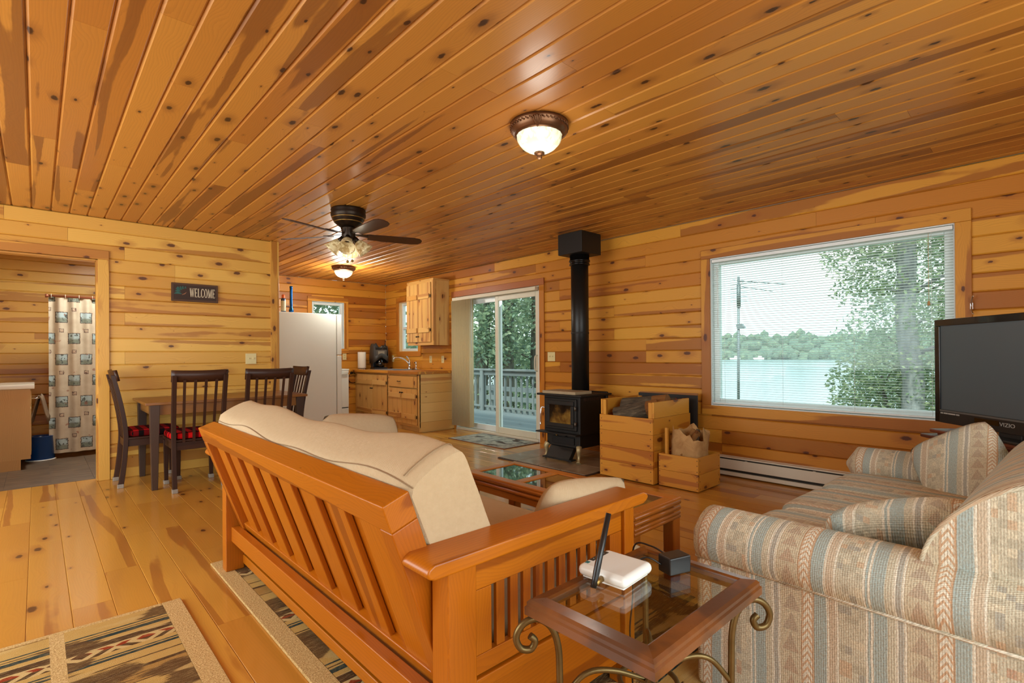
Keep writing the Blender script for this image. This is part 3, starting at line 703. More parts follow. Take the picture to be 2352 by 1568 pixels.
pillow('arm_pillow', LINENP, 'beige linen pillow leaning on the far arm of the futon', 'pillow', (1.42, 2.83, .600), (.50, .40), .17, frame((1, 0, -.10), (0, -1, .35)), 'futon arm pillows')

# ================================================================== PATTERNED SOFA
SX0, SX1 = 1.615, 3.48
so = thing('fabric_sofa', 'southwest-patterned beige fabric sofa with rolled arms', 'sofa', (2.5, .3, 0))
FY_, FX_ = sofa_fabric('y'), sofa_fabric('x')
B('base', FX_, so, SX0 + .20, SX1 - .20, -.26, .78, .015, .30, bevel=.02, seg=3)
for k, (xa, xb) in enumerate(((SX0, SX0 + .20), (SX1 - .20, SX1))):
    pn = B('arm_panel', FY_, so, xa + .012, xb - .012, -.26, .845, .012, .50, bevel=.02, seg=3)
    m = MB(); cx = (xa + xb) / 2; prof = []
    NR, NY = 28, 22
    for i in range(NY):
        tt = i / (NY - 1); yy = -.28 + tt * (.890 + .28)
        e = max(0.0, 1 - (.890 - yy) / .06); e2 = max(0.0, 1 - (yy + .28) / .05)
        k_ = math.sqrt(max(0.02, 1 - max(e, e2) ** 2))
        for j in range(NR):
            an = 2 * math.pi * j / NR
            m.v.append(Vector((cx + .116 * k_ * math.cos(an), yy, 0.505 + .015 * (1 - tt) + .098 * k_ * math.sin(an))))
    m.f += [[i * NR + j, i * NR + (j + 1) % NR, (i + 1) * NR + (j + 1) % NR, (i + 1) * NR + j] for i in range(NY - 1) for j in range(NR)] + [list(range(NR)), list(range((NY - 1) * NR, NY * NR))]
    m.sm = [True] * len(m.f)
    m.build('arm_roll', FY_, so)
    xs = (xa - .002) if k == 0 else (xb + .002)
    MB().tube([(xs + (.01 if k == 0 else -.01), -.25, .452), (xs + (.01 if k == 0 else -.01), 0.84, .452)], .005, 6).build('arm_piping', FX_, pn)
cw = (SX1 - SX0 - .42) / 3
for k in range(3):
    cx = SX0 + .21 + cw * (k + .5)
    MB().cushion((cx, .52, .395), cw + .006, .68, .20, .30).build('seat_cushion', FX_, so)
bp = [(-.27, .05), (-.27, .55), (-.25, .70), (-.20, .79), (-.10, .835), (-.01, .840), (.07, .815), (.14, .765), (.195, .700), (.228, .630), (.24, .55), (.25, .44), (.20, .36), (.0, .30)]
bpc = [(p.x, p.y) for p in spl([(a, b, 0) for a, b in bp], 3)]
def back_seg(xa, xb):
    m = MB(); N = len(bpc); NX = 10
    for i in range(NX):
        tt = i / (NX - 1); xx = xa + (xb - xa) * tt; e = min(tt, 1 - tt) * (xb - xa); k_ = 1 - .05 * max(0, 1 - e / .04) ** 2
        for (yy, zz) in bpc: m.v.append(Vector((xx, .0 + yy * k_, .5 + (zz - .5) * k_)))
    m.f += [[i * N + j, i * N + (j + 1) % N, (i + 1) * N + (j + 1) % N, (i + 1) * N + j] for i in range(NX - 1) for j in range(N)] + [list(range(N)), list(range((NX - 1) * N, NX * N))]
    m.sm = [True] * ((NX - 1) * N) + [False, False]
    return m
bk = back_seg(SX0 + .055, SX1 - .20).build('backrest', FX_, so)
MB().tube([(SX0 + .055, y_, z_) for (y_, z_) in bpc[2:36]], .006, 6).build('back_piping', FX_, bk)
MB().add([(SX0 + .052, y_ * .985, .5 + (z_ - .5) * .985) for (y_, z_) in bpc], [list(range(len(bpc)))]).build('end_panel', FY_, bk)
so.rotation_euler = (0, 0, R(-2.4)); so.location.y -= .03
pillow('throw_pillow', FY_, 'patterned throw pillow in the near corner of the fabric sofa', 'pillow', (2.02, .355, .540), (.42, .40), .16, frame((.50, -1.0, .22), (.60, .52, .75)), 'sofa throw pillows')
pillow('throw_pillow', FY_, 'patterned throw pillow propped in the far corner of the fabric sofa', 'pillow', (3.13, .300, .600), (.38, .36), .15, frame((-.25, -1.0, .62), (-.86, .10, .42)), 'sofa throw pillows')

# ================================================================== COFFEE TABLE
CX0, CX1, CY0, CY1, CZ = 1.94, 2.365, 1.29, 2.51, .42
cf = thing('coffee_table', 'orange-brown coffee table with three smoked glass panels', 'coffee table', ((CX0 + CX1) / 2, (CY0 + CY1) / 2, 0))
KW_ = lambda a: W('coffee', a)
fwid = .062
B('top_rail', KW_('y'), cf, CX0, CX0 + fwid, CY0, CY1, CZ - .03, CZ, bevel=.006, seg=3); B('top_rail', KW_('y'), cf, CX1 - fwid, CX1, CY0, CY1, CZ - .03, CZ, bevel=.006, seg=3)
ys = [CY0, CY0 + fwid]; pw = (CY1 - CY0 - fwid * 4) / 3
for k in range(4):
    y0 = CY0 + k * (pw + fwid)
    B('cross_rail', KW_('x'), cf, CX0 + fwid, CX1 - fwid, y0, y0 + fwid, CZ - .03, CZ - .0005, bevel=.004, seg=2)
n = NT('smoked_glass'); n.set(color=(0.012, 0.010, 0.009, 1), rough=n.math('ADD', n.math('MULTIPLY', n.noise(n.coords(), 30), 0.02), 0.02), coat=0.6, coatr=0.02, spec=0.8); SMOKE = n.m
for k in range(3):
    y0 = CY0 + fwid + k * (pw + fwid)
    B('glass_panel', SMOKE, cf, CX0 + fwid - .004, CX1 - fwid + .004, y0 - .004, y0 + pw + .004, CZ - .014, CZ - .006)
for (a, b, c_, d_) in ((CX0 + .010, CX0 + .034, CY0 + .03, CY1 - .03), (CX1 - .034, CX1 - .010, CY0 + .03, CY1 - .03)):
    B('apron', KW_('y'), cf, a, b, c_, d_, CZ - .10, CZ - .03, bevel=.002)
for (c_, d_) in ((CY0 + .010, CY0 + .034), (CY1 - .034, CY1 - .010)):
    B('apron', KW_('x'), cf, CX0 + .035, CX1 - .035, c_, d_, CZ - .10, CZ - .03, bevel=.002)
for zz, rr in ((CZ - .022, .013), (CZ - .050, .012), (CZ - .076, .010), (CZ - .094, .010)):
    for yy in (CY0 + .008, CY1 - .008): MB().cyl((CX0 + .01, yy, zz), (CX1 - .01, yy, zz), rr, seg=12).build('reed_moulding', KW_('x'), cf)
    for xx in ((CX0 + .008, CX1 - .008) if zz > CZ - .06 else ()): MB().cyl((xx, CY0 + .01, zz), (xx, CY1 - .01, zz), rr, seg=12).build('reed_moulding', KW_('y'), cf)
for xx in (CX0 + .035, CX1 - .035):
    for yy in (CY0 + .035, CY1 - .035): B('leg', KW_('z'), cf, xx - .032, xx + .032, yy - .032, yy + .032, 0, CZ - .03, bevel=.010, seg=3)

# ================================================================== GLASS-TOP SIDE TABLE
TX0, TX1, TY0, TY1, TZ = .850, 1.362, .520, .872, .560
st = thing('side_table', 'small side table with a brown wooden frame, glass top and scrolled iron legs', 'side table', ((TX0 + TX1) / 2, (TY0 + TY1) / 2, 0))
n = NT('worn_brown_frame'); c = n.coords(); x, y, z = n.sep(c)
wr = n.noise(c, 6.0, 3.0, 0.6); gr = n.noise(n.vmath('MULTIPLY', c, (40, 40, 40)), 4.0, 3.0)
n.set(color=n.mix(n.sstep(wr, .42, .62), C(118, 66, 24), C(82, 46, 22)), rough=n.math('ADD', .22, n.math('MULTIPLY', gr, .2)), coat=.4, coatr=.15); n.bump(gr, .15, .001); FR = n.m
bw = .044
def mitre(a0, a1, axis, side):
    """one mitred frame bar with a stepped moulding"""
    m = MB()
    prof = [(0.0, -.040), (0.0, -.022), (.004, -.018), (.004, -.010), (.010, -.004), (bw - .006, 0.0), (bw, -.004), (bw, -.018), (.018, -.044)]
    for t_ in (0, 1):
        for (o_, z_) in prof:
            p = (a0 + o_) if t_ == 0 else (a1 - o_)
            m.v.append(Vector((p, side[0] + side[1] * o_, TZ + z_)) if axis == 'x' else Vector((side[0] + side[1] * o_, p, TZ + z_)))
    N = len(prof); m.f = [[j, (j + 1) % N, N + (j + 1) % N, N + j] for j in range(N)] + [list(range(N)), list(range(N, 2 * N))]; m.sm = [False] * len(m.f)
    return m
mitre(TX0, TX1, 'x', (TY0, 1)).build('top_frame', FR, st); mitre(TX0, TX1, 'x', (TY1, -1)).build('top_frame', FR, st)
mitre(TY0, TY1, 'y', (TX0, 1)).build('top_frame', FR, st); mitre(TY0, TY1, 'y', (TX1, -1)).build('top_frame', FR, st)
TGLASS = pane_mat('table_glass', (0.93, 0.98, 0.96, 1), 1.6)
B('glass_top', TGLASS, st, TX0 + bw - .004, TX1 - bw + .004, TY0 + bw - .004, TY1 - bw + .004, TZ - .012, TZ - .006)
cxt, cyt = (TX0 + TX1) / 2, (TY0 + TY1) / 2
for (cx, cy) in ((TX0, TY0), (TX1, TY0), (TX0, TY1), (TX1, TY1)):
    dv = Vector((cx - cxt, cy - cyt, 0)); dv = Vector((math.copysign(.80, dv.x), math.copysign(.60, dv.y), 0))
    b0 = Vector((cx, cy, 0)) - dv * .085
    pts = [b0 + dv * .05, b0 + dv * .03 + Vector((0, 0, .06)), b0 + Vector((0, 0, .18)), b0 + Vector((0, 0, .36)), b0 + dv * .004 + Vector((0, 0, .44)), b0 + dv * .022 + Vector((0, 0, .487)),
           b0 + dv * .055 + Vector((0, 0, .508)), b0 + dv * .088 + Vector((0, 0, .497)), b0 + dv * .105 + Vector((0, 0, .468)), b0 + dv * .095 + Vector((0, 0, .440)), b0 + dv * .070 + Vector((0, 0, .436)), b0 + dv * .060 + Vector((0, 0, .455)), b0 + dv * .072 + Vector((0, 0, .468))]
    MB().tube(spl(pts, 5), .0085, 9).build('leg', IRON, st)
    MB().tube(spl([b0 + Vector((0, 0, .30)), b0 - dv * .06 + Vector((0, 0, .365)), b0 - dv * .13 + Vector((0, 0, .37)), Vector((cxt, cyt, .33))], 6), .007, 8).build('brace', IRON, st)
MB().tube([(cxt + .07 * math.cos(a), cyt + .07 * math.sin(a), .33) for a in [2 * math.pi * i / 28 for i in range(29)]], .0065, 8).build('ring', IRON, st)

# router, adapter, cable
ro = thing('router', 'white wireless router with one black antenna on the glass side table', 'router', (1.106, .792, TZ), R(4))
MB().box(-.072, .072, -.072, .072, .004, .034).build('housing', PLASTICW, ro, world=False, bevel=.018, seg=4)
MB().box(-.060, .060, -.060, .060, 0, .006).build('foot_plate', PLASTICW, ro, world=False)
MB().box(-.030, .046, .048, .062, .0335, .0352).build('status_bar', plain('router_grey', C(52, 52, 50), .3), ro, world=False, bevel=.005, seg=2)
MB().box(-.052, -.040, .050, .060, .0335, .0348).build('logo_mark', plain('router_teal', C(40, 110, 110), .4), ro, world=False)
for k in range(5): MB().cyl((-.018 + k * .012, .055, .035), (-.018 + k * .012, .055, .0358), .0016, seg=8).build('status_light', plain('led_grey', C(150, 160, 150), .4), ro, world=False)
MB().tube([(-.070, -.004, .016), (-.088, -.005, .016), (-.104, -.006, .016)], [.008, .0075, .008], 10).build('antenna_joint', BRASS, ro, world=False)
an = MB(); A0, A1 = Vector((-.112, -.006, .008)), Vector((-.046, -.010, .176))
an.tube([A0, A0.lerp(A1, .12), A0.lerp(A1, .2), A1], [.0085, .0085, .0098, .0078], 4); an.build('antenna', PLASTICB, ro, world=False)
ad = thing('power_adapter', 'black box power adapter standing on the glass side table', 'adapter', (1.255, .706, TZ - .006), R(-18))
MB().box(-.036, .036, -.024, .024, .0, .046).build('case', PLASTICB, ad, world=False, bevel=.004, seg=2)
MB().tube(spl([(-.036, .01, .02), (-.06, .03, .035), (-.075, .045, .03), (-.085, .05, .012)], 6), .0022, 6).build('cable', PLASTICB, ad, world=False)
cb = MB().tube(spl([(1.30, .735, TZ + .004), (1.325, .82, TZ + .012), (1.33, .884, TZ - .01), (1.332, .890, .40), (1.318, .892, .30), (1.336, .895, .20), (1.36, .90, .08), (1.42, .82, .018), (1.46, .60, .016)], 8), .0026, 6).build('power_cable', PLASTICB)
tag(cb, 'thin black power cable dropping behind the glass side table', 'cable')
# ================================================================== WOOD STOVE, FLUE, HEARTH
hp = thing('hearth_pad', 'tiled grey-brown hearth pad under the wood stove', 'hearth pad', (4.2, 3.6, 0))
B('pad_edge', plain('hearth_edge', C(60, 44, 32), .6, var=.1), hp, 3.70, 4.72, 2.985, 4.20, .002, .012)
n = NT('hearth_tile'); c = n.coords(); n.set(color=n.ramp(n.noise(c, 7.0, 4.0), [(.3, C(126, 106, 84)), (.7, C(158, 138, 112))]), rough=.42, coat=.2); HT = n.m
for i in range(3):
    for j in range(4):
        B('tile', HT, hp, 3.715 + i * .335, 3.715 + i * .335 + .329, 2.997 + j * .300, 2.997 + j * .300 + .295, .012, .019, bevel=.002, seg=1)
ws = thing('wood_stove', 'black wood stove with glass door, on pale curved legs', 'wood stove', (4.26, 3.56, .019))
B('firebox', BLACK, ws, 4.04, 4.46, 3.31, 3.81, .30, .700, bevel=.008)
B('pedestal', BLACK, ws, 4.06, 4.44, 3.33, 3.79, .165, .305, bevel=.008)
B('heat_shield', BLACK, ws, 4.462, 4.50, 3.29, 3.83, .20, .735, bevel=.012)
tp = B('top_plate', BLACK, ws, 3.985, 4.51, 3.255, 3.875, .700, .722, bevel=.008, seg=3)
for k in range(14): B('vent_slot', DARKHOLE, ws, 4.10 + k * .024, 4.112 + k * .024, 3.3075, 3.311, .655, .685)
B('ash_shelf', BLACK, ws, 3.95, 4.05, 3.30, 3.86, .305, .320, bevel=.004)
dr = B('stove_door', BLACK, ws, 4.020, 4.041, 3.345, 3.785, .345, .675, bevel=.010, seg=3)
B('door_frame', BLACK, dr, 4.008, 4.022, 3.375, 3.75, .375, .415, bevel=.006); B('door_frame', BLACK, dr, 4.008, 4.022, 3.375, 3.75, .605, .650, bevel=.006)
B('door_frame', BLACK, dr, 4.008, 4.022, 3.375, 3.415, .415, .605, bevel=.006); B('door_frame', BLACK, dr, 4.008, 4.022, 3.71, 3.75, .415, .605, bevel=.006)
n = NT('sooty_glass'); c = n.coords(); x, y, z = n.sep(c)
soot = n.noise(c, 9.0, 4.0); n.set(color=n.ramp(n.math('ADD', soot, n.math('MULTIPLY', n.math('SUBTRACT', z, .36), 1.6)), [(.40, C(150, 118, 52)), (.62, C(96, 66, 26)), (.80, C(22, 16, 10))]), rough=.12, coat=.6, coatr=.05)
B('door_glass', n.m, dr, 4.012, 4.020, 3.415, 3.71, .415, .605)
for zz in (.42, .58): MB().cyl((4.012, 3.352, zz - .022), (4.012, 3.352, zz + .022), .012, seg=12).build('hinge', plain('steel_grey', C(96, 90, 80), .4, .7), dr)
MB().tube(spl([(4.015, 3.775, .565), (3.985, 3.80, .57), (3.975, 3.80, .52), (3.97, 3.80, .40), (3.962, 3.80, .385)], 5), .007, 8).build('door_handle', CHROME, dr)
B('ash_drawer', plain('ash_dark', C(14, 12, 10), .6, .2), ws, 4.046, 4.062, 3.40, 3.70, .195, .270, bevel=.003)
MB().tube([(4.05, 3.62, .285), (4.02, 3.62, .287)], .009, 10).build('air_knob', BRASS, ws)
B('air_slide', BLACK, ws, 4.03, 4.05, 3.50, 3.60, .279, .291)
MB().prism([(4.04, .165), (4.10, .165), (4.02, .055), (3.96, .055)], 3.40, 3.72, 'y').build('ash_lip', BLACK, ws)
B('drop_step', BLACK, ws, 3.95, 4.03, 3.36, 3.76, .045, .060, bevel=.003)
CRM_LEG = plain('pale_brass_leg', C(176, 156, 112), .4, .35, var=.1)
for (lx, ly, mt_) in ((4.06, 3.345, CRM_LEG), (4.06, 3.775, CRM_LEG), (4.42, 3.345, BLACK), (4.42, 3.775, BLACK)):
    s = 1 if ly > 3.5 else -1; q = -1 if lx < 4.2 else 1
    MB().tube(spl([(lx, ly, .185), (lx + q * .018, ly + s * .012, .15), (lx + q * .010, ly + s * .008, .10), (lx + q * .022, ly + s * .014, .05), (lx + q * .040, ly + s * .024, .024)], 4), [.030, .030, .029, .028, .027, .025, .022, .020, .018, .016, .015, .015, .016, .018, .021, .024, .024], 10).build('leg', mt_, ws)
B('top_slab', plain('soapstone', C(164, 144, 112), .6, var=.12, bump=.1), tp, 4.0, 4.27, 3.34, 3.80, .722, .752, bevel=.003)
fl = thing('flue_pipe', 'tall black flue pipe with square box at the ceiling', 'flue pipe', (4.33, 3.54, .722))
MB().cyl((4.33, 3.54, .722), (4.33, 3.54, 2.24), .095, seg=36).build('pipe', plain('flue_black', C(30, 28, 25), .38, .4, var=.08), fl)
MB().lathe([(.096, 1.36), (.0985, 1.365), (.0985, 1.372), (.096, 1.377)], c=(4.33, 3.54, 0), seg=36).build('seam_ring', BLACK, fl)
MB().lathe([(.096, 2.10), (.112, 2.105), (.112, 2.118), (.105, 2.122), (.105, 2.135), (.114, 2.14), (.114, 2.158), (.106, 2.162), (.106, 2.215), (.096, 2.22)], c=(4.33, 3.54, 0), seg=36).build('collar', plain('flue_gloss', C(22, 20, 18), .22, .5), fl)
MB().box(4.165, 4.495, 3.375, 3.705, 2.215, H).build('ceiling_box', plain('box_black', C(24, 20, 17), .5, .2), fl, bevel=.004)

# ================================================================== FIREWOOD CRATES
CR = lambda a: W('crate', a)
fc = thing('firewood_crate', 'tall pine crate of split firewood beside the wood stove', 'crate', (4.20, 2.655, 0))
for k in range(4):
    z0 = .010 + k * .1415
    B('plank', CR('y'), fc, 3.872, 3.892, 2.372, 2.938, z0, z0 + .1405, bevel=.002, seg=1)
    B('plank', CR('y'), fc, 4.510, 4.530, 2.372, 2.938, z0, z0 + .1405, bevel=.002, seg=1)
for k in range(5):
    z0 = .010 + k * .1415
    for yy in (2.372, 2.918): B('plank', CR('x'), fc, 3.8925, 4.5095, yy, yy + .020, z0, z0 + .1405, bevel=.002, seg=1)
for yy in (2.393, 2.880):
    B('corner_post', CR('z'), fc, 3.893, 3.925, yy, yy + .036, .01, .712, bevel=.002, seg=1); B('corner_post', CR('z'), fc, 4.477, 4.509, yy, yy + .036, .01, .712, bevel=.002, seg=1)
B('bottom_board', CR('y'), fc, 3.893, 4.509, 2.393, 2.916, .012, .03)
scr = MB()
for k in range(4):
    for yy in (2.395, 2.915):
        for dz in (.03, .105): scr.cyl((3.8725, yy, .01 + k * .1415 + dz), (3.8705, yy, .01 + k * .1415 + dz), .0042, seg=8)
scr.build('screw_heads', DARKHOLE, fc)
n = NT('bark'); c = n.coords(); f = n.noise(n.vmath('MULTIPLY', c, (9, 40, 40)), 1.0, 5.0, .65)
n.set(color=n.ramp(f, [(.3, C(44, 34, 26)), (.6, C(98, 84, 64)), (.75, C(140, 122, 96))]), rough=.95); n.bump(f, .8, .012); BARK = n.m
SPLIT = wood('split', 'x', light=C(160, 112, 60), dark=C(140, 92, 46), heart=C(110, 62, 30), knot=C(64, 34, 18), rough=.8, coat=0, knots=.2, hearts=.6, grain=.5)
REDW = wood('redsplit', 'x', light=C(150, 62, 34), dark=C(132, 50, 28), heart=C(104, 36, 20), knot=C(60, 24, 14), rough=.8, coat=0, knots=.1, hearts=.5, grain=.5)
def log(name, label, c, L_, r, yaw, pitch, roll, m1, m2, cut=0.35, group='split logs in the firewood crate'):
    """a split log: bark round the back, split faces in front; local x is its length"""
    t = thing(name, label, 'log', c, 0, group); t.rotation_euler = (R(roll), R(pitch), R(yaw))
    rng = random.Random(int(r * 1000 + yaw)); N = 14; pts = []
    for k in range(N):
        a = -math.pi * .62 + 2 * math.pi * .62 * k / (N - 1); rr = r * (1 + rng.uniform(-.08, .08)); pts.append((rr * math.sin(a), rr * math.cos(a)))
    b = MB(); secs = 6
    for i in range(secs):
        xx = -L_ / 2 + L_ * i / (secs - 1); w = 1 + rng.uniform(-.05, .05)
        for (y_, z_) in pts: b.v.append(Vector((xx + rng.uniform(-.006, .006), y_ * w, z_ * w)))
    b.f = [[i * N + j, i * N + j + 1, (i + 1) * N + j + 1, (i + 1) * N + j] for i in range(secs - 1) for j in range(N - 1)]; b.sm = [True] * len(b.f)
    b.build('bark', m1, t, world=False)
    w_ = MB(); e = [pts[0], (0.0, -r * cut), pts[-1]]
    w_.prism([(y_ * .985, z_ * .985) for (y_, z_) in pts] + [(0.0, -r * cut)], -L_ / 2 + .004, L_ / 2 - .004, 'x'); w_.build('split_wood', m2, t, world=False)
    return t
log('firewood_log', 'pale split log lying near the low front of the firewood crate', (4.05, 2.64, .600), .42, .085, -72, -14, 120, BARK, SPLIT)
log('firewood_log', 'grey bark-covered log in the middle of the firewood crate', (4.17, 2.62, .635), .44, .10, -80, -8, 0, BARK, SPLIT)
log('firewood_log', 'reddish split log at the back of the firewood crate', (4.33, 2.62, .655), .46, .085, -84, -4, 150, BARK, REDW)
log('firewood_log', 'dark log under the others deep in the firewood crate', (4.20, 2.66, .50), .46, .10, -90, 0, 30, BARK, SPLIT)
kc = thing('kindling_crate', 'low pine crate with a paper bag of kindling inside', 'crate', (4.13, 2.17, 0))
for k in range(2):
    z0 = .008 + k * .137
    B('plank', CR('y'), kc, 3.925, 3.943, 1.990, 2.350, z0, z0 + .136, bevel=.002, seg=1); B('plank', CR('y'), kc, 4.300, 4.318, 1.990, 2.350, z0, z0 + .136, bevel=.002, seg=1)
    B('plank', CR('x'), kc, 3.9435, 4.2995, 1.990, 2.008, z0, z0 + .136, bevel=.002, seg=1); B('plank', CR('x'), kc, 3.9435, 4.2995, 2.332, 2.350, z0, z0 + .136, bevel=.002, seg=1)
B('bottom_board', CR('y'), kc, 3.945, 4.298, 2.010, 2.330, .010, .022)
scr = MB()
for yy in (2.0, 2.34):
    for zz in (.03, .09, .13, .17, .22, .26): scr.cyl((3.926, yy, zz), (3.924, yy, zz), .004, seg=8)
for xx in (3.955, 4.29):
    for zz in (.03, .09, .17, .26): scr.cyl((xx, 1.991, zz), (xx, 1.989, zz), .004, seg=8)
scr.build('screw_heads', DARKHOLE, kc)
n = NT('kraft_paper'); c = n.coords(); f = n.noise(c, 14.0, 4.0, .6, .8); n.set(color=n.ramp(f, [(.3, C(172, 128, 76)), (.7, C(198, 156, 100))]), rough=.8); n.bump(f, .7, .02); KRAFT = n.m
bagm = MB(); rng = random.Random(4); NB = 32; zl = [.024, .12, .22, .30, .38, .44, .48]
for i, zz in enumerate(zl):
    for k in range(NB):
        a = 2 * math.pi * k / NB; ca, sa_ = math.cos(a), math.sin(a); q = (abs(ca) ** 5 + abs(sa_) ** 5) ** (-1 / 5)
        w = 1 + (.04 * math.sin(5 * a + i) + rng.uniform(-.015, .015)) * (i / 3); top = 0.0
        if i == len(zl) - 1: top = .025 * math.sin(3 * a + 1) + .018 * math.sin(7 * a) - (.085 if 3.6 < a < 4.5 else 0)
        if i == len(zl) - 2: top = .010 * math.sin(3 * a + 1) - (.05 if 3.7 < a < 4.4 else 0)
        bagm.v.append(Vector((4.13 + .115 * q * ca * w, 2.165 + .135 * q * sa_ * w, zz + top)))
bagm.f = [[i * NB + k, i * NB + (k + 1) % NB, (i + 1) * NB + (k + 1) % NB, (i + 1) * NB + k] for i in range(len(zl) - 1) for k in range(NB)] + [list(range(NB))]; bagm.sm = [True] * len(bagm.f)
tag(bagm.build('paper_bag', KRAFT, solid=.0015), 'crumpled open brown paper bag standing in the low crate', 'bag')
for k, (dx, dy, tilt, yw, mt_, lb) in enumerate(((-.03, -.02, 38, 60, SPLIT, 'pale flat stick leaning across the mouth of the paper bag'), (.01, -.06, 30, 110, BARK, 'green-mossed bark strip poking out of the paper bag'), (.02, .03, 26, 20, SPLIT, 'short brown kindling stick deep in the paper bag'))):
    o = MB().box(-.014, .014, -.025, .025, -.13, .13).build('kindling_stick', mt_, bevel=.003, seg=1); o.location = (4.13 + dx, 2.165 + dy, .36); o.rotation_euler = (R(tilt), 0, R(yw))
    tag(o, lb, 'kindling', 'kindling in the paper bag')
o = MB().box(-.012, .012, -.012, .012, -.235, .235).build('wood_stake', CR('z'), bevel=.002, seg=1); o.location = (3.985, 2.305, .262); tag(o, 'thin pine stake standing in the low crate against the tall one', 'stake')
bp_ = thing('stove_board', 'black board with brown edging leaning on the wall behind the firewood crate', 'board', (4.68, 2.66, 0))
B('panel', plain('board_black', C(30, 26, 23), .6, var=.1), bp_, 4.600, 4.622, 2.340, 2.985, 0, .735, bevel=.002, seg=1)
MB().prism([(2.345, .60), (2.985, .60), (2.985, .745), (2.345, .755)], 4.624, 4.634, 'x').build('cardboard_sheet', plain('cardboard', C(150, 100, 58), .85, var=.1), bp_)

# ================================================================== BASEBOARD HEATER
bh = thing('baseboard_heater', 'cream metal electric baseboard heater under the picture window', 'heater', (4.70, 1.2, 0))
HC = plain('heater_cream', C(222, 216, 196), .45, var=.02)
B('back_plate', HC, bh, 4.728, 4.7365, .0, 2.30, .012, .182); B('top_hood', HC, bh, 4.670, 4.728, .0, 2.30, .168, .180, bevel=.003)
B('front_cover', HC, bh, 4.664, 4.674, .0, 2.30, .070, .158, bevel=.003); B('bottom_lip', HC, bh, 4.664, 4.700, .0, 2.30, .012, .046, bevel=.003)
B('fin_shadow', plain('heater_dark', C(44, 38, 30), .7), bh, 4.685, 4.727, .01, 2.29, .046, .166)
for yy in (.5, 1.35, 1.9): B('clip', HC, bh, 4.662, 4.668, yy, yy + .02, .156, .162)
B('end_cap', HC, bh, 4.664, 4.7365, 2.2905, 2.302, .010, .184, bevel=.003)

# ================================================================== TELEVISION AND STAND
TVP, TVD = Vector((4.266, .528, 0)), Vector((-.741, -.676, 0)).normalized()      # left end, direction along the set
tvn = Vector((-.676, .741, 0)).normalized()
TVW, TVB, TVT = 1.03, .688, 1.344
ang = math.atan2(TVD.y, TVD.x)
tv = thing('television', 'black flat-screen television facing over the patterned sofa', 'television', TVP + TVD * TVW / 2 + Vector((0, 0, .645)), ang)
# local: x along the set (to the right as seen), y toward the back (+) or front (-)
def tvb(name, mat, x0, x1, y0, y1, z0, z1, bevel=0.0, par=None):
    return MB().box(x0, x1, y0, y1, z0 - .645, z1 - .645).build(name, mat, par or tv, world=False, bevel=bevel)
fs = -1 if (Matrix.Rotation(ang, 3, 'Z') @ Vector((0, -1, 0))).dot(tvn) > 0 else 1   # sign of local y on the screen side
def yy_(a, b): return (fs * a, fs * b) if fs * a < fs * b else (fs * b, fs * a)
GLOSSB = plain('tv_gloss', C(20, 19, 19), .18, coat=.5)
hw = TVW / 2
tvb('rear_shell', PLASTICB, -hw + .02, hw - .02, *yy_(-.075, -.012), TVB + .04, TVT - .02, .01)
tvb('bezel_top', GLOSSB, -hw, hw, *yy_(-.03, .012), TVT - .042, TVT, .004); tvb('bezel_left', GLOSSB, -hw, -hw + .042, *yy_(-.03, .012), TVB, TVT - .042, .004)
tvb('bezel_right', GLOSSB, hw - .042, hw, *yy_(-.03, .012), TVB, TVT - .042, .004)
bz = tvb('bezel_bottom', PLASTICB, -hw + .042, hw - .042, *yy_(-.03, .012), TVB, TVB + .085, .003)
n = NT('tv_screen'); n.set(color=C(76, 88, 94), rough=n.math('ADD', .30, n.math('MULTIPLY', n.noise(n.coords(), 300), .06)), spec=.7);  # blue-grey base stands in for the room reflected in the dark screen
tvb('screen', n.m, -hw + .042, hw - .042, *yy_(-.02, .004), TVB + .085, TVT - .042)
tvb('silver_strip', plain('tv_silver', C(120, 122, 122), .3, .6), -hw + .042, hw * .30, *yy_(.010, .0135), TVB + .072, TVB + .082, 0, bz)
tvb('sensor_window', plain('tv_black_gloss', C(6, 6, 7), .08, coat=.5), -.205, -.04, *yy_(.010, .0130), TVB + .034, TVB + .062, 0, bz)
def text(name, body, size, mat, parent, M, extrude=.0006, sx=1.0, align='CENTER'):
    cu = bpy.data.curves.new(name, 'FONT'); cu.body = body; cu.size = size; cu.extrude = extrude; cu.align_x = align; cu.align_y = 'CENTER'; cu.materials.append(mat)
    tmp = bpy.data.objects.new(name + '_tmp', cu); COL.objects.link(tmp)
    dg = bpy.context.evaluated_depsgraph_get(); me = bpy.data.meshes.new_from_object(tmp.evaluated_get(dg))
    bpy.data.objects.remove(tmp); o = bpy.data.objects.new(name, me); COL.objects.link(o); o.parent = parent
    o.matrix_local = M @ Matrix.Diagonal((sx, 1, 1, 1)); return o
SILV = plain('lettering_silver', C(190, 190, 186), .35, .3)
def tvtext(body, x, z, size, sx=1.0, col=SILV):
    loc = Matrix.Translation((x, fs * .0128, z - .645))
    xr = Vector((1 if fs < 0 else -1, 0, 0))
    rot = Matrix((xr, Vector((0, 0, 1)), xr.cross(Vector((0, 0, 1))))).transposed().to_4x4()
    return text('lettering', body, size, col, bz, loc @ rot, sx=sx)
tvtext('VIZIO', .012, TVB + .045, .030, 1.25)
for k, (x0, x1) in enumerate(((-.465, -.445), (-.440, -.405), (-.402, -.345), (-.340, -.315))): tvb('logo_mark', SILV, x0, x1, *yy_(.0125, .0133), TVB + .058, TVB + .066, 0, bz)
tvb('neck', PLASTICB, -.07, .07, *yy_(-.06, -.01), .66, .72, .004); tvb('foot', PLASTICB, -.24, .24, *yy_(-.13, .08), .645, .662, .006)
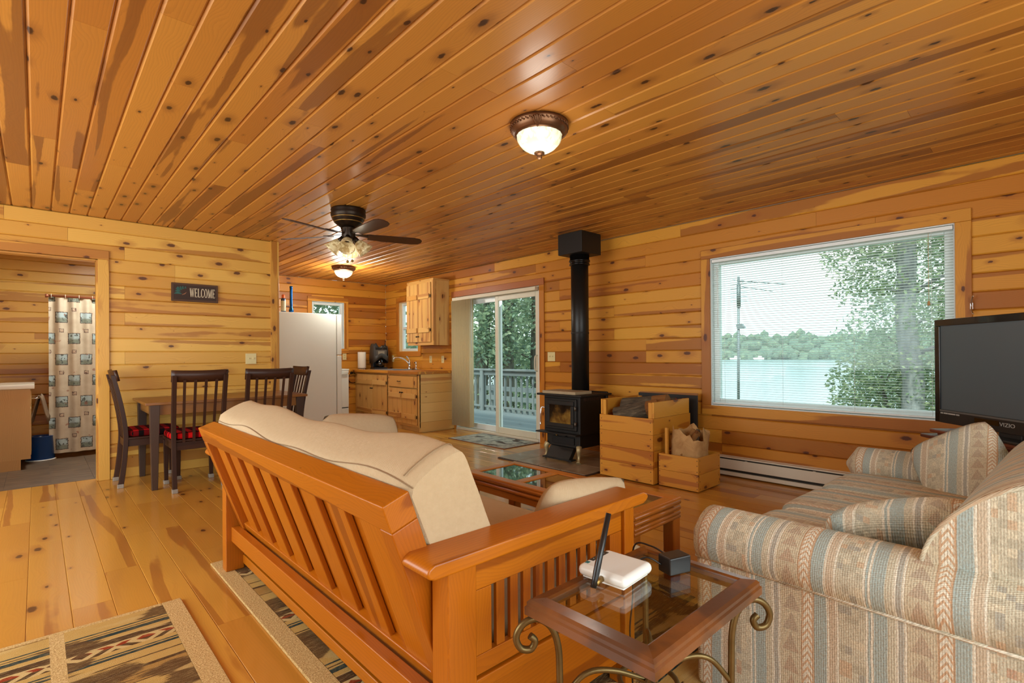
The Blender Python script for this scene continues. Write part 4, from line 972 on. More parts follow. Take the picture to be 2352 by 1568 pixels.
TVS = wood('tvstand', 'x', light=C(128, 66, 40), dark=C(112, 54, 32), heart=C(88, 40, 24), knot=C(50, 22, 14), rough=.35, coat=.3, knots=.02, hearts=.3, grain=.3)
tsd = thing('television_stand', 'reddish-brown wooden television stand in the corner behind the sofa', 'tv stand', TVP + TVD * TVW / 2 - tvn * .06, ang)
def tsb(name, x0, x1, y0, y1, z0, z1, bevel=.004, par=None):
    return MB().box(x0, x1, *yy_(y0, y1), z0, z1).build(name, TVS, par or tsd, world=False, bevel=bevel)
tsb('top_board', -.50, .28, -.24, .12, .622, .645, .008); tsb('second_board', -.54, .30, -.26, .15, .585, .608, .008); tsb('riser', -.46, .26, -.22, .10, .608, .622)
tsb('body_side', -.50, -.475, -.24, .11, .03, .585); tsb('body_side', .245, .27, -.24, .11, .03, .585); tsb('body_back', -.475, .245, -.24, -.225, .03, .585); tsb('plinth', -.52, .285, -.25, .12, .0, .03)
for (xa_, xb_, kx) in ((-.47, -.117, -.15), (-.110, .24, -.08)):
    dd = tsb('door', xa_, xb_, .090, .110, .04, .575); MB().cyl((kx, fs * .11, .36), (kx, fs * .13, .36), .012, seg=12).build('knob', BRASS, dd, world=False)

# ================================================================== WALL THINGS
sg = thing('welcome_sign', 'dark wooden sign reading WELCOME with painted trees, on the partition wall', 'sign', (1.193, YW, 1.70))
B('sign_frame', plain('sign_brown', C(78, 48, 26), .6, var=.2), sg, .985, 1.399, YW - .022, YW - .001, 1.703, 1.888, bevel=.003, seg=1)
B('sign_panel', plain('sign_dark', C(54, 34, 22), .65, var=.35, bscale=120), sg, 1.003, 1.381, YW - .0235, YW - .021, 1.722, 1.870)
# condensed serif capitals cut from strokes (x0,z0,x1,z1,weight) in a unit-high letter box
def _S(x0, z0, x1, z1, w): return [(x0 - w / 2, z0), (x0 + w / 2, z0), (x1 + w / 2, z1), (x1 - w / 2, z1)]
def _Hb(x0, x1, z, h=.07): return [(x0, z), (x1, z), (x1, z + h), (x0, z + h)]
def _arc(cx, cz, rx, rz, a0, a1, w0, w1, n_=14):
    out = []
    for k in range(n_):
        a, b = R(a0 + (a1 - a0) * k / n_), R(a0 + (a1 - a0) * (k + 1) / n_)
        def wt(q): return w1 + (w0 - w1) * abs(math.cos(q))
        out.append([(cx + rx * math.cos(a), cz + rz * math.sin(a)), (cx + rx * math.cos(b), cz + rz * math.sin(b)), (cx + (rx - wt(b)) * math.cos(b), cz + (rz - wt(b) * .6) * math.sin(b)), (cx + (rx - wt(a)) * math.cos(a), cz + (rz - wt(a) * .6) * math.sin(a))])
    return out
_E = [_S(.10, 0, .10, 1, .12), _Hb(.0, .42, 0, .06), _Hb(.0, .40, .94, .06), _Hb(.14, .32, .48, .05), _S(.40, 0, .42, .18, .04), _S(.39, .82, .39, 1, .04), _S(.32, .42, .32, .58, .035)]
GLYPH = {'W': (.74, [_S(.08, 1, .22, 0, .11), _S(.38, 1, .24, 0, .05), _S(.38, 1, .54, 0, .11), _S(.68, 1, .56, 0, .05), _Hb(.0, .18, .95, .05), _Hb(.30, .48, .95, .05), _Hb(.60, .76, .95, .05)]),
         'E': (.46, _E), 'L': (.46, [_S(.10, 0, .10, 1, .12), _Hb(.0, .44, 0, .06), _Hb(.0, .22, .95, .05), _S(.42, 0, .44, .2, .04)]),
         'C': (.50, _arc(.26, .5, .26, .51, 52, 308, .12, .07) + [_S(.42, .74, .42, .98, .04), _S(.42, .04, .42, .24, .04)]), 'O': (.54, _arc(.27, .5, .27, .51, 0, 360, .12, .07, 26)),
         'M': (.70, [_S(.10, 0, .10, 1, .05), _S(.12, 1, .34, 0, .11), _S(.56, 1, .34, 0, .05), _S(.58, 0, .58, 1, .12), _Hb(.0, .20, 0, .05), _Hb(.48, .70, 0, .05), _Hb(.0, .16, .95, .05), _Hb(.52, .70, .95, .05)])}
lt = MB(); tot = sum(GLYPH[q][0] + .07 for q in 'WELCOME'); sxl = .232 / tot; xcur = 1.142
for q in 'WELCOME':
    for poly in GLYPH[q][1]: lt.prism([(xcur + a * sxl, 1.752 + b * .090) for a, b in poly], YW - .0250, YW - .0234, 'y')
    xcur += (GLYPH[q][0] + .07) * sxl
lt.build('lettering', plain('sign_cream', C(226, 210, 178), .7), sg)
TEAL = plain('sign_teal', C(44, 92, 84), .7, var=.2)
tr_ = MB()
for (cx, cz, s) in ((1.040, 1.800, .040), (1.062, 1.83, .020), (1.082, 1.838, .016), (1.105, 1.842, .012)):
    for k in range(3): tr_.prism([(cx - s * (.5 + .2 * k), cz + s * (.6 - k * .6)), (cx + s * (.5 + .2 * k), cz + s * (.6 - k * .6)), (cx, cz + s * (1.3 - k * .6))], YW - .0245, YW - .0235, 'y')
tr_.build('painted_trees', TEAL, sg)
dk = MB().prism([(1.075, 1.765), (1.085, 1.772), (1.100, 1.776), (1.110, 1.790), (1.114, 1.800), (1.106, 1.792), (1.094, 1.782), (1.080, 1.776)], YW - .0245, YW - .0235, 'y').build('painted_duck', plain('sign_rust', C(150, 100, 70), .7), sg)
def plate(label, ax, f, a, z, w=.11, h=.115, kind='switch', nrm=-1, gangs=2):
    t = thing('switch_plate' if kind == 'switch' else 'outlet_plate', label, 'switch' if kind == 'switch' else 'outlet', (f, a, z) if ax == 'y' else (a, f, z))
    def bb(p, q, za, zb, d0, d1):
        lo, hi = sorted((f + nrm * d0, f + nrm * d1)); return (lo, hi, p, q, za, zb) if ax == 'y' else (p, q, lo, hi, za, zb)
    B('cover', IVORY, t, *bb(a - w / 2, a + w / 2, z - h / 2, z + h / 2, .0005, .006), bevel=.002, seg=2)
    for g in range(gangs):
        p = a + (g - (gangs - 1) / 2) * .046
        if kind == 'switch': B('toggle', IVORY, t, *bb(p - .005, p + .005, z - .004, z + .012, .006, .018), bevel=.001, seg=1)
        else:
            for dz in (-.020, .020): B('socket', plain('socket_cream', C(200, 184, 130), .4), t, *bb(p - .016, p + .016, z + dz - .013, z + dz + .013, .006, .0075), bevel=.003, seg=1)
    return t
plate('ivory double switch plate on the partition wall above the dining table', 'x', YW, 1.722, 1.115)
plate('ivory switch plate on the window wall between the sliding door and the flue', 'y', XR, 4.335, 1.11, w=.125)
plate('ivory outlet plate on the kitchen wall above the stove', 'x', YK, 3.93, 1.075 + .05, kind='outlet', w=.07, gangs=1)
plate('ivory outlet plate under the upper cabinet, near the window', 'y', XR, 7.02, 1.07, kind='outlet', w=.07, gangs=1)
plate('ivory outlet plate under the upper cabinet, near the sliding door', 'y', XR, 6.68, 1.07, kind='outlet', w=.07, gangs=1)
plate('ivory outlet plate left of the faucet beside the coffee maker', 'y', XR, 8.28 - .05, 1.08, kind='outlet', w=.07, gangs=1)
hk = thing('wall_hook', 'small silver double hook at the edge of the picture window casing', 'hook', (4.717, .40, 1.46))
MB().tube(spl([(4.712, .392, 1.455), (4.700, .390, 1.485), (4.690, .386, 1.51), (4.684, .380, 1.520)], 4), .005, 8).build('upper_hook', CHROME, hk)
MB().tube(spl([(4.712, .392, 1.448), (4.700, .390, 1.425), (4.690, .386, 1.405), (4.684, .380, 1.395)], 4), .005, 8).build('lower_hook', CHROME, hk)
B('back_plate', CHROME, hk, 4.7115, 4.7165, .384, .400, 1.430, 1.475, bevel=.002, seg=1)

# ================================================================== BLINDS
BLW = plain('blind_white', C(236, 240, 236), .5, var=.01)
n = NT('blind_slat'); n.set(color=C(238, 242, 238), rough=.5); 
tl = n.t.nodes.new('ShaderNodeBsdfTranslucent'); tl.inputs[0].default_value = C(230, 240, 236); mxs = n.t.nodes.new('ShaderNodeMixShader'); mxs.inputs[0].default_value = .25
n.t.links.new(n.bsdf.outputs[0], mxs.inputs[1]); n.t.links.new(tl.outputs[0], mxs.inputs[2]); n.t.links.new(mxs.outputs[0], n.out.inputs['Surface']); SLATM = n.m
bl = thing('mini_blind', 'white horizontal mini blind lowered over the picture window', 'blind', (4.750, 1.37, .65))
ya, yb = WIN[0] + .012, WIN[1] - .012
B('head_rail', BLW, bl, 4.738, 4.765, ya, yb, 2.006, 2.034, bevel=.002, seg=1)
B('bottom_rail', BLW, bl, 4.742, 4.764, ya, yb, .655, .668, bevel=.003, seg=2)
NSL = 65; slat = None
for k in range(NSL):
    zz = .690 + k * (2.000 - .690) / (NSL - 1)
    if slat is None:
        m = MB(); P_ = [(-.0115, -.0012), (-.006, .0006), (0, .0012), (.006, .0006), (.0115, -.0012)]
        m.add([(q, yv, w) for yv in (ya - 1.37, yb - 1.37) for (q, w) in P_], [(j, j + 1, 6 + j, 5 + j) for j in range(4)], True)
        slat = m.build('slat', SLATM, bl, world=False); o = slat
    else: o = slat.copy(); COL.objects.link(o)
    o.location = (.003, 0, zz - .65); o.rotation_euler = (0, R(8), 0)
for yy in (ya + .12, ya + .6, ya + 1.13, yb - .12): 
    MB().tube([(4.741, yy, .668), (4.741, yy, 2.01)], .0011, 5).build('ladder_cord', BLW, bl)
MB().tube([(4.734, yb - .055, 1.96), (4.733, yb - .060, 1.38)], .0035, 6).build('tilt_wand', BLW, bl)
MB().tube([(4.735, ya + .135, 2.0), (4.735, ya + .135, 1.50)], .0016, 5).build('pull_cord', plain('cord_tan', C(206, 170, 120), .8), bl)
MB().lathe([(0, .02), (.006, .014), (.010, -.012), (0, -.018)], c=(4.735, ya + .135, 1.49), seg=10).build('cord_tassel', plain('tassel_wood', C(186, 140, 84), .6), bl)
vb = thing('vertical_blind', 'cream vertical blind gathered at the far side of the sliding door', 'blind', (4.67, 6.0, .06))
n = NT('vane_cream'); vcol = n.mix(n.noise(n.coords(), 30.0), C(242, 230, 196), C(234, 220, 184)); n.set(color=vcol, rough=.6)
tl = n.t.nodes.new('ShaderNodeBsdfTranslucent'); n.t.links.new(vcol, tl.inputs[0]); mxs = n.t.nodes.new('ShaderNodeMixShader'); mxs.inputs[0].default_value = .45
n.t.links.new(n.bsdf.outputs[0], mxs.inputs[1]); n.t.links.new(tl.outputs[0], mxs.inputs[2]); n.t.links.new(mxs.outputs[0], n.out.inputs['Surface']); VCR = n.m; VCR2 = plain('head_cream', C(216, 204, 176), .5)
B('head_rail', VCR2, vb, 4.660, 4.720, 4.545, 6.325, 1.965, 2.012, bevel=.003, seg=1)
for k in range(17):
    yy = 5.86 + k * .0272
    m = MB(); m.add([(4.662 + dx, yy + dy, z_) for z_ in (.075, 1.962) for dx, dy in ((-.040, -.004), (-.02, .003), (0, .005), (.02, .003), (.042, -.004))], [(j, j + 1, 6 + j, 5 + j) for j in range(4)], True)
    m.build('vane', VCR, vb, solid=.001)
MB().tube([(4.655, 5.845, 1.96), (4.652, 5.842, 1.10)], .005, 6).build('wand', plain('wand_white', C(214, 216, 210), .4), vb)
# ================================================================== DINING SET
dt = thing('dining_table', 'dark-legged dining table with brown wooden top along the partition wall', 'dining table', (1.345, 5.63, 0))
B('table_top', W('table', 'x'), dt, .668, 2.03, 5.245, 6.030, .728, .752, bevel=.004)
for yy in (5.285, 5.97): B('apron', W('table', 'x'), dt, .76, 1.94, yy, yy + .02, .640, .728)
for xx in (.72, 1.965): B('apron', W('table', 'y'), dt, xx, xx + .02, 5.32, 5.96, .640, .728)
LEGM = wood('tableleg', 'z', light=C(74, 54, 42), dark=C(64, 46, 36), heart=C(52, 36, 28), knot=C(40, 26, 20), rough=.4, coat=.2, knots=.01, hearts=.1, grain=.2)
for xx in (.700, 1.925):
    for yy in (5.255, 5.955):
        m = MB(); t0, t1 = .036, .022; cx, cy = xx + .036, yy + .036
        m.add([(cx + a * r_, cy + b * r_, z_) for z_, r_ in ((0, t1), (.728, t0)) for a, b in ((-1, -1), (1, -1), (1, 1), (-1, 1))], [(0, 1, 2, 3)[::-1], (4, 5, 6, 7)] + [(i, (i + 1) % 4, 4 + (i + 1) % 4, 4 + i) for i in range(4)])
        m.build('leg', LEGM, dt, bevel=.003, seg=1)
DK = lambda a: W('dark', a)
n = NT('buffalo_plaid'); c = n.coords(); x, y, z = n.sep(c)
sx_ = n.math('GREATER_THAN', n.math('FRACT', n.math('MULTIPLY', x, 13.0)), .5); sy_ = n.math('GREATER_THAN', n.math('FRACT', n.math('MULTIPLY', y, 13.0)), .5)
su = n.math('ADD', sx_, sy_); n.set(color=n.ramp(n.math('MULTIPLY', su, .5), [(0, C(196, 22, 22)), (.3, C(96, 10, 12)), (.8, C(18, 10, 10))], 'CONSTANT'), rough=.95, spec=.1); n.bump(n.noise(c, 250), .4, .002); PLAID = n.m
FOOT = plain('clear_foot', C(150, 142, 130), .2, var=.3, coat=.4)
def chair_back_y(z):    # local y (depth, back negative) of the rear legs / back at height z
    if z <= .44: return -.205 - .040 * (1 - z / .44) ** 1.6
    return -.205 - .100 * ((z - .44) / .58) ** 1.5
def make_chair(label):
    """local: faces +y, origin on the floor under the seat centre"""
    t = thing('dining_chair', label, 'dining chair', (0, 0, 0), 0, 'dark dining chairs round the table')
    for s in (-1, 1):
        m = MB(); zs = [0, .12, .25, .38, .44, .52, .62, .72, .82, .92, .985]
        for z_ in zs:
            yy = chair_back_y(z_); w_ = .017; d_ = .020 - .004 * (z_ / 1.0)
            for a, b in ((-1, -1), (1, -1), (1, 1), (-1, 1)): m.v.append(Vector((s * (.185 + .012 * max(0, z_ - .44)) + a * w_, yy + b * d_, z_)))
        m.f = [[i * 4 + k, i * 4 + (k + 1) % 4, (i + 1) * 4 + (k + 1) % 4, (i + 1) * 4 + k] for i in range(len(zs) - 1) for k in range(4)] + [[3, 2, 1, 0], [len(zs) * 4 - 4 + k for k in range(4)]]; m.sm = [False] * len(m.f)
        m.build('rear_leg', DK('z'), t, world=False, bevel=.003, seg=1)
        m = MB(); m.add([(s * .178 + a * r_, .185 + b * r_, z_) for z_, r_ in ((0, .014), (.40, .020)) for a, b in ((-1, -1), (1, -1), (1, 1), (-1, 1))], [(3, 2, 1, 0), (4, 5, 6, 7)] + [(i, (i + 1) % 4, 4 + (i + 1) % 4, 4 + i) for i in range(4)])
        m.build('front_leg', DK('z'), t, world=False, bevel=.002, seg=1)
        B('side_apron', DK('y'), t, s * .178 - .011, s * .178 + .011, -.19, .17, .355, .415, world=False)
        for (fx, fy) in ((s * .185, chair_back_y(0)), (s * .178, .185)): B('foot_cap', FOOT, t, fx - .021, fx + .021, fy - .023, fy + .023, .0, .035, bevel=.004, world=False)
    B('front_apron', DK('x'), t, -.165, .165, .176, .196, .355, .415, world=False); B('rear_apron', DK('x'), t, -.168, .168, -.215, -.195, .350, .415, world=False)
    B('seat', DK('y'), t, -.200, .200, -.200, .210, .415, .435, bevel=.006, world=False)
    yb0, yb1 = chair_back_y(.93), chair_back_y(1.02)
    def crest(u, v):
        xx = -.213 + .426 * u; bow = -.030 * (1 - (2 * u - 1) ** 2); z_ = .925 + .095 * v + .006 * (2 * u - 1) ** 2
        return Vector((xx, yb0 + (yb1 - yb0) * v + bow * .8 + .016, z_))
    MB().grid(crest, 13, 3).build('crest_rail', DK('x'), t, world=False, solid=.022)
    for k in range(4):
        xx = -.112 + k * .0747; pts = [(xx * (1 + .06 * ((z_ - .415) / .5)), chair_back_y(z_) - .012 * math.sin(math.pi * .5 * (z_ - .415) / .5), z_) for z_ in (.41, .52, .64, .76, .87, .945)]
        m = MB()
        for p in pts:
            for a, b in ((-1, -1), (1, -1), (1, 1), (-1, 1)): m.v.append(Vector((p[0] + a * .010, p[1] + b * .006, p[2])))
        m.f = [[i * 4 + q, i * 4 + (q + 1) % 4, (i + 1) * 4 + (q + 1) % 4, (i + 1) * 4 + q] for i in range(len(pts) - 1) for q in range(4)] + [[3, 2, 1, 0], [len(pts) * 4 - 4 + q for q in range(4)]]; m.sm = [False] * len(m.f)
        m.build('back_slat', DK('z'), t, world=False)
    return t
ch0 = make_chair('dark wooden slat-back chair at the left end of the dining table, by the doorway')
chairs = [(ch0, (.775, 5.765, 0), -90)]
for lb, lc, rz in (('dark wooden slat-back chair on the near side of the table, left of two', (1.025, 5.285, 0), 0), ('dark wooden slat-back chair on the near side of the table, right of two', (1.590, 5.285, 0), 0), ('dark wooden slat-back chair at the far end of the dining table, by the refrigerator', (1.87, 5.735, 0), 90)):
    cpy = copy_tree(ch0); cpy['label'] = lb; chairs.append((cpy, lc, rz))
for (o, lc, rz) in chairs: o.location = lc; o.rotation_euler = (0, 0, R(rz))
for k, ((o, lc, rz), lb) in enumerate(zip(chairs, ('red and black plaid cushion on the chair by the doorway', 'red and black plaid cushion on the left near-side chair', 'red and black plaid cushion on the right near-side chair', 'red and black plaid cushion on the chair by the refrigerator'))):
    cu = MB().cushion((0, 0, 0), .41, .41, .062, .35, nu=10, nv=24).build('seat_cushion', PLAID); cu.location = (lc[0], lc[1], .466); cu.rotation_euler = (0, 0, R(rz)); tag(cu, lb, 'cushion', 'plaid seat cushions')

# ================================================================== KITCHEN
fr = thing('refrigerator', 'tall white refrigerator seen from its side, beyond the dining table', 'refrigerator', (2.93, 7.54, 0))
B('cabinet', WHITE, fr, 2.38, 3.232, 7.25, 7.84, .03, 1.752, bevel=.008, seg=3)
B('freezer_door', WHITE, fr, 3.240, 3.312, 7.245, 7.845, 1.153, 1.750, bevel=.010, seg=3); B('lower_door', WHITE, fr, 3.240, 3.312, 7.245, 7.845, .035, 1.146, bevel=.010, seg=3)
B('gasket', plain('gasket_grey', C(150, 146, 136), .7), fr, 3.231, 3.241, 7.262, 7.83, .05, 1.74); B('toe_grille', plain('grille_grey', C(90, 88, 82), .6), fr, 2.60, 3.22, 7.28, 7.82, .0, .03)
MB().lathe([(0, 0), (.014, 0), (.016, .005), (.010, .008), (0, .008)], c=(3.276, 7.30, 1.750), seg=16).build('hinge_cap', WHITE, fr)
tc = thing('flashlight', 'tall blue metal flashlight standing on the refrigerator', 'flashlight', (2.625, 7.36, 1.752))
BLUE = plain('anodised_blue', C(16, 84, 150), .25, .7)
MB().lathe([(0, 0), (.030, 0), (.032, .01), (.032, .035), (.024, .060), (.019, .080), (.019, .345), (.021, .350), (.021, .368), (.017, .374), (0, .374)], seg=22).build('body', BLUE, tc, world=False)
for z_ in (.10, .34): MB().lathe([(.0195, z_), (.0215, z_ + .003), (.0215, z_ + .010), (.0195, z_ + .013)], seg=22).build('grip_ring', plain('deep_blue', C(10, 50, 100), .3, .6), tc, world=False)
sp = thing('spray_can', 'aerosol can with orange cap beside the blue flashlight on the refrigerator', 'spray can', (2.525, 7.38, 1.752))
MB().lathe([(0, 0), (.031, 0), (.033, .004), (.033, .180), (.028, .196), (.018, .203)], seg=22).build('can', plain('can_navy', C(70, 88, 110), .3, .4), sp, world=False)
MB().lathe([(.0333, .02), (.0336, .022), (.0336, .160), (.0333, .162)], seg=22).build('paper_label', plain('can_label', C(196, 196, 170), .5, var=.25, bscale=600), sp, world=False)
MB().lathe([(.022, .198), (.023, .202), (.021, .240), (.016, .250), (0, .251)], seg=18).build('cap', plain('cap_orange', C(216, 100, 34), .4), sp, world=False)

sv = thing('kitchen_stove', 'white kitchen range partly hidden behind the refrigerator', 'stove', (3.42, 8.16, 0))
B('body', WHITE, sv, 3.115, 3.715, 7.885, 8.470, .04, .90, bevel=.006); B('cooktop', WHITE, sv, 3.110, 3.722, 7.865, 8.470, .900, .925, bevel=.008, seg=3); B('back_guard', WHITE, sv, 3.115, 3.715, 8.42, 8.47, .925, 1.03, bevel=.008)
od = B('oven_door', WHITE, sv, 3.125, 3.708, 7.858, 7.885, .305, .835, bevel=.006, seg=2); B('control_strip', WHITE, sv, 3.122, 3.712, 7.868, 7.885, .862, .900, bevel=.003); B('drawer', WHITE, sv, 3.125, 3.708, 7.860, 7.885, .055, .290, bevel=.006, seg=2)
MB().cyl((3.16, 7.835, .845), (3.67, 7.835, .845), .012, seg=12).build('door_handle', WHITE, od); B('shadow_gap', plain('gap_dark', C(34, 30, 26), .7), sv, 3.13, 3.705, 7.876, 7.886, .289, .306); B('kick', plain('gap_dark', C(34, 30, 26), .7), sv, 3.15, 3.68, 7.90, 8.45, 0, .04)
for k in range(4):
    xx, yy = 3.27 + (k % 2) * .29, 8.02 + (k // 2) * .26
    MB().tube([(xx + .075 * math.cos(a), yy + .075 * math.sin(a), .931) for a in [i * math.pi / 10 for i in range(21)]], .006, 6).build('burner', plain('burner_black', C(26, 24, 22), .5, .3), sv)

CBX, CBY0, CBY1 = 4.085, 6.36, 8.44
cb_ = thing('base_cabinet', 'knotty pine base cabinet under the kitchen counter', 'cabinet', (4.40, 7.4, 0))
CA = lambda a: W('cab', a)
for k in range(6):
    z0 = .01 + k * .1415; B('end_plank', CA('x'), cb_, CBX + .004, 4.735, CBY0, CBY0 + .018, z0, min(.858, z0 + .1405), bevel=.002, seg=1)
B('carcass', CA('y'), cb_, CBX + .022, 4.733, CBY0 + .019, CBY1, .09, .855); B('toe_kick', CA('y'), cb_, CBX + .06, 4.70, CBY0 + .019, CBY1, .0, .09); 
for yy in (6.95, 7.62): B('toe_block', CA('z'), cb_, CBX + .02, CBX + .058, yy, yy + .06, .0, .085)
B('face_rail', CA('y'), cb_, CBX + .003, CBX + .022, CBY0, CBY1, .835, .857); B('face_rail', CA('y'), cb_, CBX + .003, CBX + .022, CBY0, CBY1, .075, .105); B('face_stile', CA('z'), cb_, CBX + .003, CBX + .022, CBY0, CBY0 + .045, .105, .835); B('face_stile', CA('z'), cb_, CBX + .003, CBX + .022, 7.235, 7.275, .105, .835)
HINGE = plain('black_hinge', C(26, 20, 16), .45, .6)
def batten_door(par, x, ya, yb, za, zb, hinge, knob=None, bat=(.16, .82)):
    """plank door with two battens; hinge side 'a' or 'b'; door face toward -x at x"""
    d = B('door', CA('z'), par, x - .018, x, ya, yb, za, zb, bevel=.002, seg=1)
    npl = 3; w_ = (yb - ya) / npl
    for k in range(1, npl): B('plank_groove', plain('groove_brown', C(120, 74, 36), .7), d, x - .0186, x - .0176, ya + k * w_ - .0012, ya + k * w_ + .0012, za + .004, zb - .004)
    for f_ in bat:
        zc = za + (zb - za) * f_; B('batten', CA('y'), d, x - .036, x - .018, ya + .022, yb - .022, zc - .038, zc + .038, bevel=.003, seg=1)
        hy = ya if hinge == 'a' else yb; B('hinge', HINGE, d, x - .022, x - .015, hy - .010, hy + .010, zc - .022, zc + .022)
    if knob: MB().tube([(x - .018, knob[0], knob[1]), (x - .030, knob[0], knob[1]), (x - .034, knob[0], knob[1]), (x - .044, knob[0], knob[1])], [.006, .006, .013, .010], 12).build('knob', HINGE, d)
    return d
x_ = CBX + .002
batten_door(cb_, x_, 7.285, 7.745, .11, .83, 'a', (7.735, .60)); batten_door(cb_, x_, 7.752, 8.30, .11, .83, 'b', (7.785, .60))
batten_door(cb_, x_, 6.410, 6.815, .11, .635, 'a', (6.79, .575), (.22, .80)); batten_door(cb_, x_, 6.822, 7.228, .11, .635, 'b', (6.85, .575), (.22, .80))
dw = B('drawer_front', CA('y'), cb_, x_ - .018, x_, 6.50, 7.228, .655, .825, bevel=.002, seg=1); MB().tube(spl([(x_ - .018, 6.86, .745), (x_ - .034, 6.86, .742), (x_ - .036, 6.93, .742), (x_ - .018, 6.94, .745)], 4), .005, 6).build('pull', HINGE, dw)
B('filler_panel', CA('z'), cb_, x_ - .018, x_, 6.410, 6.49, .655, .825, bevel=.002, seg=1)
ct = thing('countertop', 'wooden countertop with a steel sink let into it', 'countertop', (4.4, 7.4, .858))
B('slab', W('wallr', 'y'), ct, 4.045, 4.735, 6.338, 7.20, .859, .899, bevel=.003, seg=1); B('slab', W('wallr', 'y'), ct, 4.045, 4.735, 8.02, 8.478, .859, .899, bevel=.003, seg=1); B('slab', W('wallr', 'y'), ct, 4.045, 4.16, 7.20, 8.02, .859, .899, bevel=.003, seg=1); B('slab', W('wallr', 'y'), ct, 4.60, 4.735, 7.20, 8.02, .859, .899, bevel=.003, seg=1)
sk = thing('sink', 'stainless steel kitchen sink in the wooden counter', 'sink', (4.38, 7.6, .80))
MB().box(4.14, 4.165, 7.18, 8.04, .898, .904).box(4.595, 4.66, 7.18, 8.04, .898, .904).box(4.165, 4.595, 7.18, 7.205, .898, .904).box(4.165, 4.595, 8.015, 8.04, .898, .904).box(4.165, 4.595, 7.59, 7.63, .896, .903).build('rim', STEEL, sk, bevel=.002, seg=1)
for (a, b) in ((7.205, 7.59), (7.63, 8.015)):
    MB().add([(xx, yy, zz) for zz in (.90, .862) for xx, yy in ((4.165, a), (4.595, a), (4.595, b), (4.165, b))], [(0, 1, 5, 4), (1, 2, 6, 5), (2, 3, 7, 6), (3, 0, 4, 7), (4, 5, 6, 7)]).build('basin', STEEL, sk)
fa = thing('faucet', 'chrome single-lever kitchen faucet behind the sink', 'faucet', (4.628, 7.50, .904))
MB().lathe([(0, 0), (.028, 0), (.028, .010), (.022, .016), (.020, .090), (.024, .100), (.022, .130), (0, .135)], c=(4.628, 7.50, .904), seg=20).build('body', CHROME, fa)
MB().tube(spl([(4.628, 7.50, .98), (4.58, 7.53, 1.05), (4.50, 7.59, 1.10), (4.43, 7.64, 1.10), (4.41, 7.655, 1.07)], 6), .011, 12).build('spout', CHROME, fa)
MB().tube([(4.628, 7.50, 1.035), (4.635, 7.515, 1.06), (4.60, 7.55, 1.125)], [.014, .010, .008], 10).build('lever', CHROME, fa); B('deck_plate', CHROME, fa, 4.605, 4.652, 7.40, 7.60, .904, .910, bevel=.002, seg=1)
ss = thing('side_sprayer', 'slim chrome side sprayer right of the faucet', 'sprayer', (4.632, 7.30, .904))
MB().lathe([(0, 0), (.022, 0), (.020, .02), (.013, .03), (.012, .07), (.016, .10), (.015, .13), (0, .138)], c=(4.632, 7.30, .904), seg=16).build('wand', CHROME, ss); MB().tube([(4.632, 7.30, 1.01), (4.60, 7.31, 1.018)], [.009, .007], 10).build('nozzle', PLASTICB, ss)
pt = thing('paper_towel_roll', 'white paper towel roll on an upright holder by the stove', 'paper towels', (4.16, 8.30, .899))
MB().lathe([(0, 0), (.080, 0), (.080, .010), (.02, .016), (0, .016)], seg=24).build('holder_base', CHROME, pt, world=False); MB().lathe([(.020, .025), (.068, .025), (.070, .028), (.070, .300), (.068, .303), (.020, .303)], seg=30).build('roll', plain('paper_white', C(232, 224, 206), .9, bump=.2, bscale=150), pt, world=False); MB().tube([(0, 0, .0), (0, 0, .36)], .004, 8).build('holder_rod', CHROME, pt, world=False)
cm = thing('coffee_maker', 'black coffee maker half wrapped in a dark plastic bag in the counter corner', 'coffee maker', (4.46, 8.24, .899), R(-8))
MB().box(-.12, .12, -.11, .13, .0, .03).build('base', PLASTICB, cm, world=False, bevel=.01); MB().box(-.11, .11, .02, .13, .03, .22).build('column', PLASTICB, cm, world=False, bevel=.01); MB().box(-.115, .115, -.10, .13, .20, .34).build('brew_head', plain('coffee_grey', C(96, 88, 78), .4, var=.2), cm, world=False, bevel=.012)
MB().lathe([(0, .032), (.065, .034), (.075, .09), (.068, .15), (.050, .17)], c=(0, -.04, 0), seg=24).build('carafe', plain('carafe_dark', C(12, 11, 12), .08, coat=.6), cm, world=False)
B('front_label', plain('coffee_label', C(150, 140, 118), .6, var=.3, bscale=300), cm, -.055, .06, -.104, -.100, .225, .315, world=False)
bgm = MB(); NB = 36
for i, (zz, k_) in enumerate(((.10, 1.0), (.20, 1.06), (.30, 1.05), (.38, 1.0), (.43, .95))):
    for k in range(NB):
        a = 2 * math.pi * k / NB; q = (abs(math.cos(a)) ** 6 + abs(math.sin(a)) ** 6) ** (-1 / 6); front = max(0, -math.sin(a)) ** 4
        w = k_ * (1 + .03 * math.sin(6 * a + i)); tp_ = (.030 * math.sin(4 * a + .6) + .02 * math.sin(9 * a) - .07 * front) if i == 4 else 0
        bgm.v.append(Vector((.135 * q * math.cos(a) * w, .01 + .135 * q * math.sin(a) * w, zz + tp_ + (.10 * front if i == 0 else (.08 * front if i == 1 else 0)))))
bgm.f = [[i * NB + k, i * NB + (k + 1) % NB, (i + 1) * NB + (k + 1) % NB, (i + 1) * NB + k] for i in range(4) for k in range(NB) if not (i in (1, 2) and math.sin(2 * math.pi * (k + .5) / NB) < -.8)]; bgm.sm = [True] * len(bgm.f)
bgm.build('plastic_bag', plain('bag_grey', C(62, 58, 52), .45, var=.3, bump=.5, bscale=40), cm, world=False, solid=.002)
uc = thing('upper_cabinet', 'knotty pine wall cabinet with batten doors above the counter', 'cabinet', (4.58, 6.9, 1.29))
for k in range(3):
    xa = 4.452 + k * .095; B('end_plank', CA('z'), uc, xa, min(4.735, xa + .0945), 6.500, 6.518, 1.292, 2.300, bevel=.002, seg=1)
